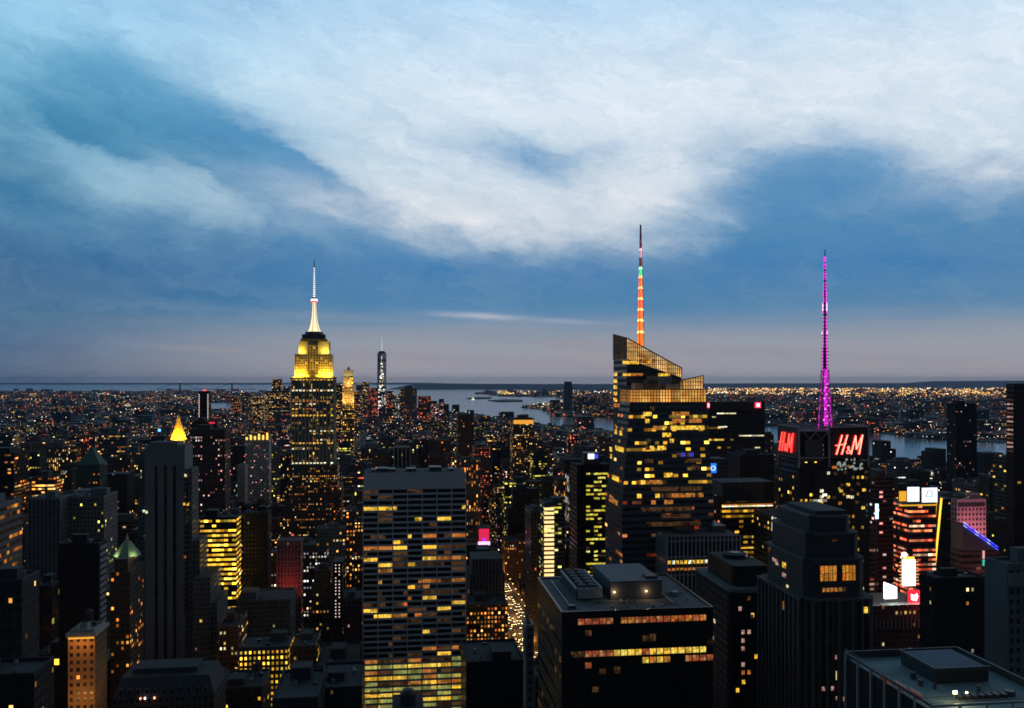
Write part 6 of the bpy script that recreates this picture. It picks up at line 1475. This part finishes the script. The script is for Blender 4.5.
# Brooklyn side and the Jersey side: a carpet of low roofs
far_b = MB(); fm = [fac(w, 'punch', l, p, 1.3) for w, l, p in (('dark', 2, 'warm'), ('brown', 2, 'orange'), ('grey', 1, 'white'), ('brick', 2, 'red'), ('dark', 1, 'white'))]
def inside(pt, poly):
    c = False; j = len(poly) - 1
    for i in range(len(poly)):
        (xi, yi), (xj, yj) = poly[i], poly[j]
        if (yi > pt[1]) != (yj > pt[1]) and pt[0] < (xj - xi) * (pt[1] - yi) / (yj - yi + 1e-9) + xi: c = not c
        j = i
    return c
n_ = 0
while n_ < 7000:
    py = 391.5 + 32 * rr.random() ** 1.3 if rr.random() < .6 else rr.uniform(391.5, 440); px = rr.uniform(-30, 1054); x, y = G(px, py)
    if not (inside((x, y), bk) or inside((x, y), nj) or (inside((x, y), isl) and y > 4500)): continue
    n_ += 1; s = rr.uniform(25, 70) * (1 + y / 12000); h = rr.uniform(9, 26) + (rr.random() < .06) * rr.uniform(20, 60)
    v = x * cT + y * sT; u_ = -x * sT + y * cT; m = rr.choice(fm)
    add(far_b, v - s / 2, v + s / 2, u_ - s / 2, u_ + s / 2, h, m, 9, 7, rr)
struct(far_b.build('distant_buildings'), 'stuff')

# city lights too many to count: street lamps, port floodlights, signs
CM = {'o': emit('sodium_light', (1, .40, .07), 3.2), 'y': emit('warm_light', (1, .56, .13), 2.8), 'w': emit('white_light', (1, .93, .85), 4.0), 'b': emit('cool_light', (.7, .85, 1), 2.6), 'r': emit('red_light', (1, .08, .07), 2.0), 'g': emit('green_light', (.8, 1, .4), 2.0)}
LM = MB()
def octa(mb, x, y, z, r, m):
    p = [(x + r, y, z), (x, y + r, z), (x - r, y, z), (x, y - r, z)]; t, b_ = (x, y, z + r), (x, y, z - r)
    for i in range(4): mb.face([p[i], p[(i + 1) % 4], t], m).face([p[(i + 1) % 4], p[i], b_], m)
def scat(n, x0, x1, y0, y1, mix, rmin, rmax, pw=1, zz=(12, 30), chk=True):
    k = 0; tries = 0
    while k < n and tries < n * 20:
        tries += 1; px = rr.uniform(x0, x1); py = y0 + (y1 - y0) * rr.random() ** pw; x, y = G(px, py)
        if chk and not (inside((x, y), bk) or inside((x, y), nj) or inside((x, y), isl)): continue
        k += 1; r = rmin + (rmax - rmin) * rr.random() ** 3
        octa(LM, x, y, rr.uniform(*zz), r * y / 5000, CM[rr.choice(mix)])
scat(520, -20, 420, 392, 404, 'ooyywwr', .8, 2.6, .9)
scat(700, -20, 470, 400, 424, 'oooywwbr', .7, 2.3, 1.2)
scat(420, -20, 520, 424, 460, 'oywwr', .7, 1.8, 1, (25, 60))
scat(60, 108, 158, 410.3, 412.6, 'yw', 1.5, 3.6); scat(40, 112, 132, 405.5, 409, 'yyw', 1.2, 2.6); scat(26, 18, 36, 394.2, 395.8, 'yo', 1.5, 3.4); scat(36, 70, 82, 410, 414, 'or', 1.4, 3)
scat(26, 44, 76, 394, 397, 'ror', 1.2, 2.4); scat(60, 90, 130, 394.5, 399, 'wyg', 1.2, 2.6)
scat(1500, 700, 1015, 388.6, 395.5, 'yyyooyyw', 1.3, 3.6); scat(420, 840, 1015, 391, 398, 'yyyoy', 1.3, 3.4); scat(260, 615, 760, 389, 394, 'yoow', 1.2, 3.0); scat(200, 500, 612, 391.6, 395.5, 'yyow', 1.2, 2.8); scat(60, 498, 515, 392.2, 395, 'gy', 1.5, 3.2)
scat(420, 615, 1040, 395, 408, 'owywrr', .9, 2.6); scat(420, 690, 1040, 404, 436, 'oowwyrb', .7, 2.2)
scat(60, 870, 945, 431, 438, 'oyyr', 1, 2.3); scat(30, 905, 915, 430, 433, 'yo', 1.5, 2.8); scat(60, 975, 1010, 434, 442, 'rwo', 1, 2.2)
scat(70, 508, 563, 402.5, 410, 'gwyy', 1.3, 3.2); scat(24, 575, 612, 411, 415.5, 'wb', 1, 2.2); scat(18, 430, 470, 391.5, 393, 'w', 1, 2.4); scat(40, 560, 612, 396, 402, 'ooy', 1, 2.2)
struct(LM.build('city_lights'), 'stuff')

# ------------------------------------------------------------------ traffic and lamps on the lit avenue
def make_car():
    root = bpy.data.objects.new('car', None); COL.objects.link(root); cp = plain('car_paint_dark', (.04, .042, .05), .3, .1, 1); ty = plain('tyre_rubber', (.02, .02, .02), .9)
    b_ = MB(); b_.prism([(-.9, -2.1), (-.7, -2.3), (.7, -2.3), (.9, -2.1), (.9, 2.1), (.7, 2.3), (-.7, 2.3), (-.9, 2.1)], .35, .95, cp, bottom=True); b_.build('body', root)
    c_ = MB(); P = [(-.85, -1.1), (.85, -1.1), (.85, 1.7), (-.85, 1.7)]; Q_ = [(-.65, -.4), (.65, -.4), (.65, 1.2), (-.65, 1.2)]
    for i in range(4): a, c, e, g = P[i], P[(i + 1) % 4], Q_[(i + 1) % 4], Q_[i]; c_.face([(*a, .951), (*c, .951), (*e, 1.45), (*g, 1.45)], GL)
    c_.face([(*p, 1.45) for p in Q_], cp); c_.build('cabin', root)
    for x in (-.9, .9):
        for y in (-1.4, 1.4):
            w = MB()
            for k in range(12):
                a, c = 2 * pi * k / 12, 2 * pi * (k + 1) / 12
                w.face([(x - .1, y, .33), (x - .1, y + .33 * cos(a), .33 + .33 * sin(a)), (x - .1, y + .33 * cos(c), .33 + .33 * sin(c))], ty).face([(x + .1, y, .33), (x + .1, y + .33 * cos(c), .33 + .33 * sin(c)), (x + .1, y + .33 * cos(a), .33 + .33 * sin(a))], ty)
                w.face([(x - .1, y + .33 * cos(a), .33 + .33 * sin(a)), (x + .1, y + .33 * cos(a), .33 + .33 * sin(a)), (x + .1, y + .33 * cos(c), .33 + .33 * sin(c)), (x - .1, y + .33 * cos(c), .33 + .33 * sin(c))], ty)
            w.build('wheel', root)
    for x in (-.62, .62): MB().box(x - .22, x + .22, -2.4, -2.28, .5, .85, emit('headlight_glow', (1, .72, .36), 13)).build('headlight', root); MB().box(x - .2, x + .2, 2.28, 2.38, .55, .85, emit('tail_light_glow', (1, .05, .03), 9)).build('tail_light', root)
    return root
car = make_car(); n_ = 0
for lane in (-10.5, -7, -3.5, 0, 3.5, 7, 10.5):
    u_ = 700 + rr.uniform(0, 12)
    while u_ < 1120:
        if rr.random() < .72:
            o = car if n_ == 0 else car.copy()
            if n_:
                COL.objects.link(o)
                for ch in car.children: c = ch.copy(); COL.objects.link(c); c.parent = o
            x, y = street_pt(V6 + lane, u_); o.location = (x, y, 2.02); o.rotation_euler = (0, 0, TH); n_ += 1
            tag(o, 'small dark car with bright headlights on the lit avenue', 'car', 'cars on the lit avenue')
        u_ += rr.uniform(8, 16)
def make_lamp():
    root = bpy.data.objects.new('street_lamp', None); COL.objects.link(root)
    MB().cone(0, 0, .12, .07, 0, 8.5, STEEL, 8).bar((0, 0, 8.4), (2.0, 0, 9), .06, STEEL).build('post', root)
    MB().cone(2.2, 0, .6, .5, 8.7, 9.05, emit('sodium_lamp_head', (1, .5, .12), 9), 8).build('lamp_head', root); return root
lp = make_lamp(); n_ = 0
for u_ in range(690, 1200, 26):
    for s in (-1, 1):
        o = lp if n_ == 0 else lp.copy()
        if n_:
            COL.objects.link(o)
            for ch in lp.children: c = ch.copy(); COL.objects.link(c); c.parent = o
        x, y = street_pt(V6 + s * 14.6, u_); o.location = (x, y, 2.16); o.rotation_euler = (0, 0, TH + (0 if s < 0 else pi)); n_ += 1
        tag(o, 'street lamp with orange head lining the lit avenue', 'street lamp', 'street lamps on the lit avenue')
for u_ in range(700, 1160, 60):
    x, y = street_pt(V6, u_); lamp(None, 'POINT', 'avenue_glow', (x, y, 12), 15000, (1, .45, .12), 1.0)  # unseen lights added above the roadway to fill the canyon with glow

# ------------------------------------------------------------------ labels of look-alikes get their own place in the row
from collections import defaultdict
bylab = defaultdict(list)
for o in COL.objects:
    if o.parent is None and 'label' in o and o['category'] not in ('car', 'street lamp'): bylab[o['label']].append(o)
ORD = ['leftmost', 'second', 'third', 'fourth', 'fifth', 'sixth', 'seventh', 'eighth', 'ninth', 'tenth', 'eleventh', 'twelfth']
for lab, os_ in bylab.items():
    if len(os_) > 1:
        os_.sort(key=lambda o: proj(o.location.x, o.location.y))
        for i, o in enumerate(os_): o['label'] = lab + (', leftmost' if i == 0 else ', %s across' % ORD[min(i, 11)])

# ------------------------------------------------------------------ evening haze
HAZE = 1.15e-5
if HAZE:
    hm = newmat('haze_air'); nt = hm.node_tree; v_ = nt.nodes.new('ShaderNodeVolumePrincipled'); v_.inputs['Color'].default_value = (.52, .70, 1, 1); v_.inputs['Density'].default_value = HAZE; v_.inputs['Anisotropy'].default_value = .2
    o_ = nt.nodes.new('ShaderNodeOutputMaterial'); nt.links.new(v_.outputs[0], o_.inputs['Volume'])
    R_ = 62000; mb = MB(); mb.box(-R_, R_, -R_, R_, -4, 420, hm); struct(mb.build('haze'), 'stuff')
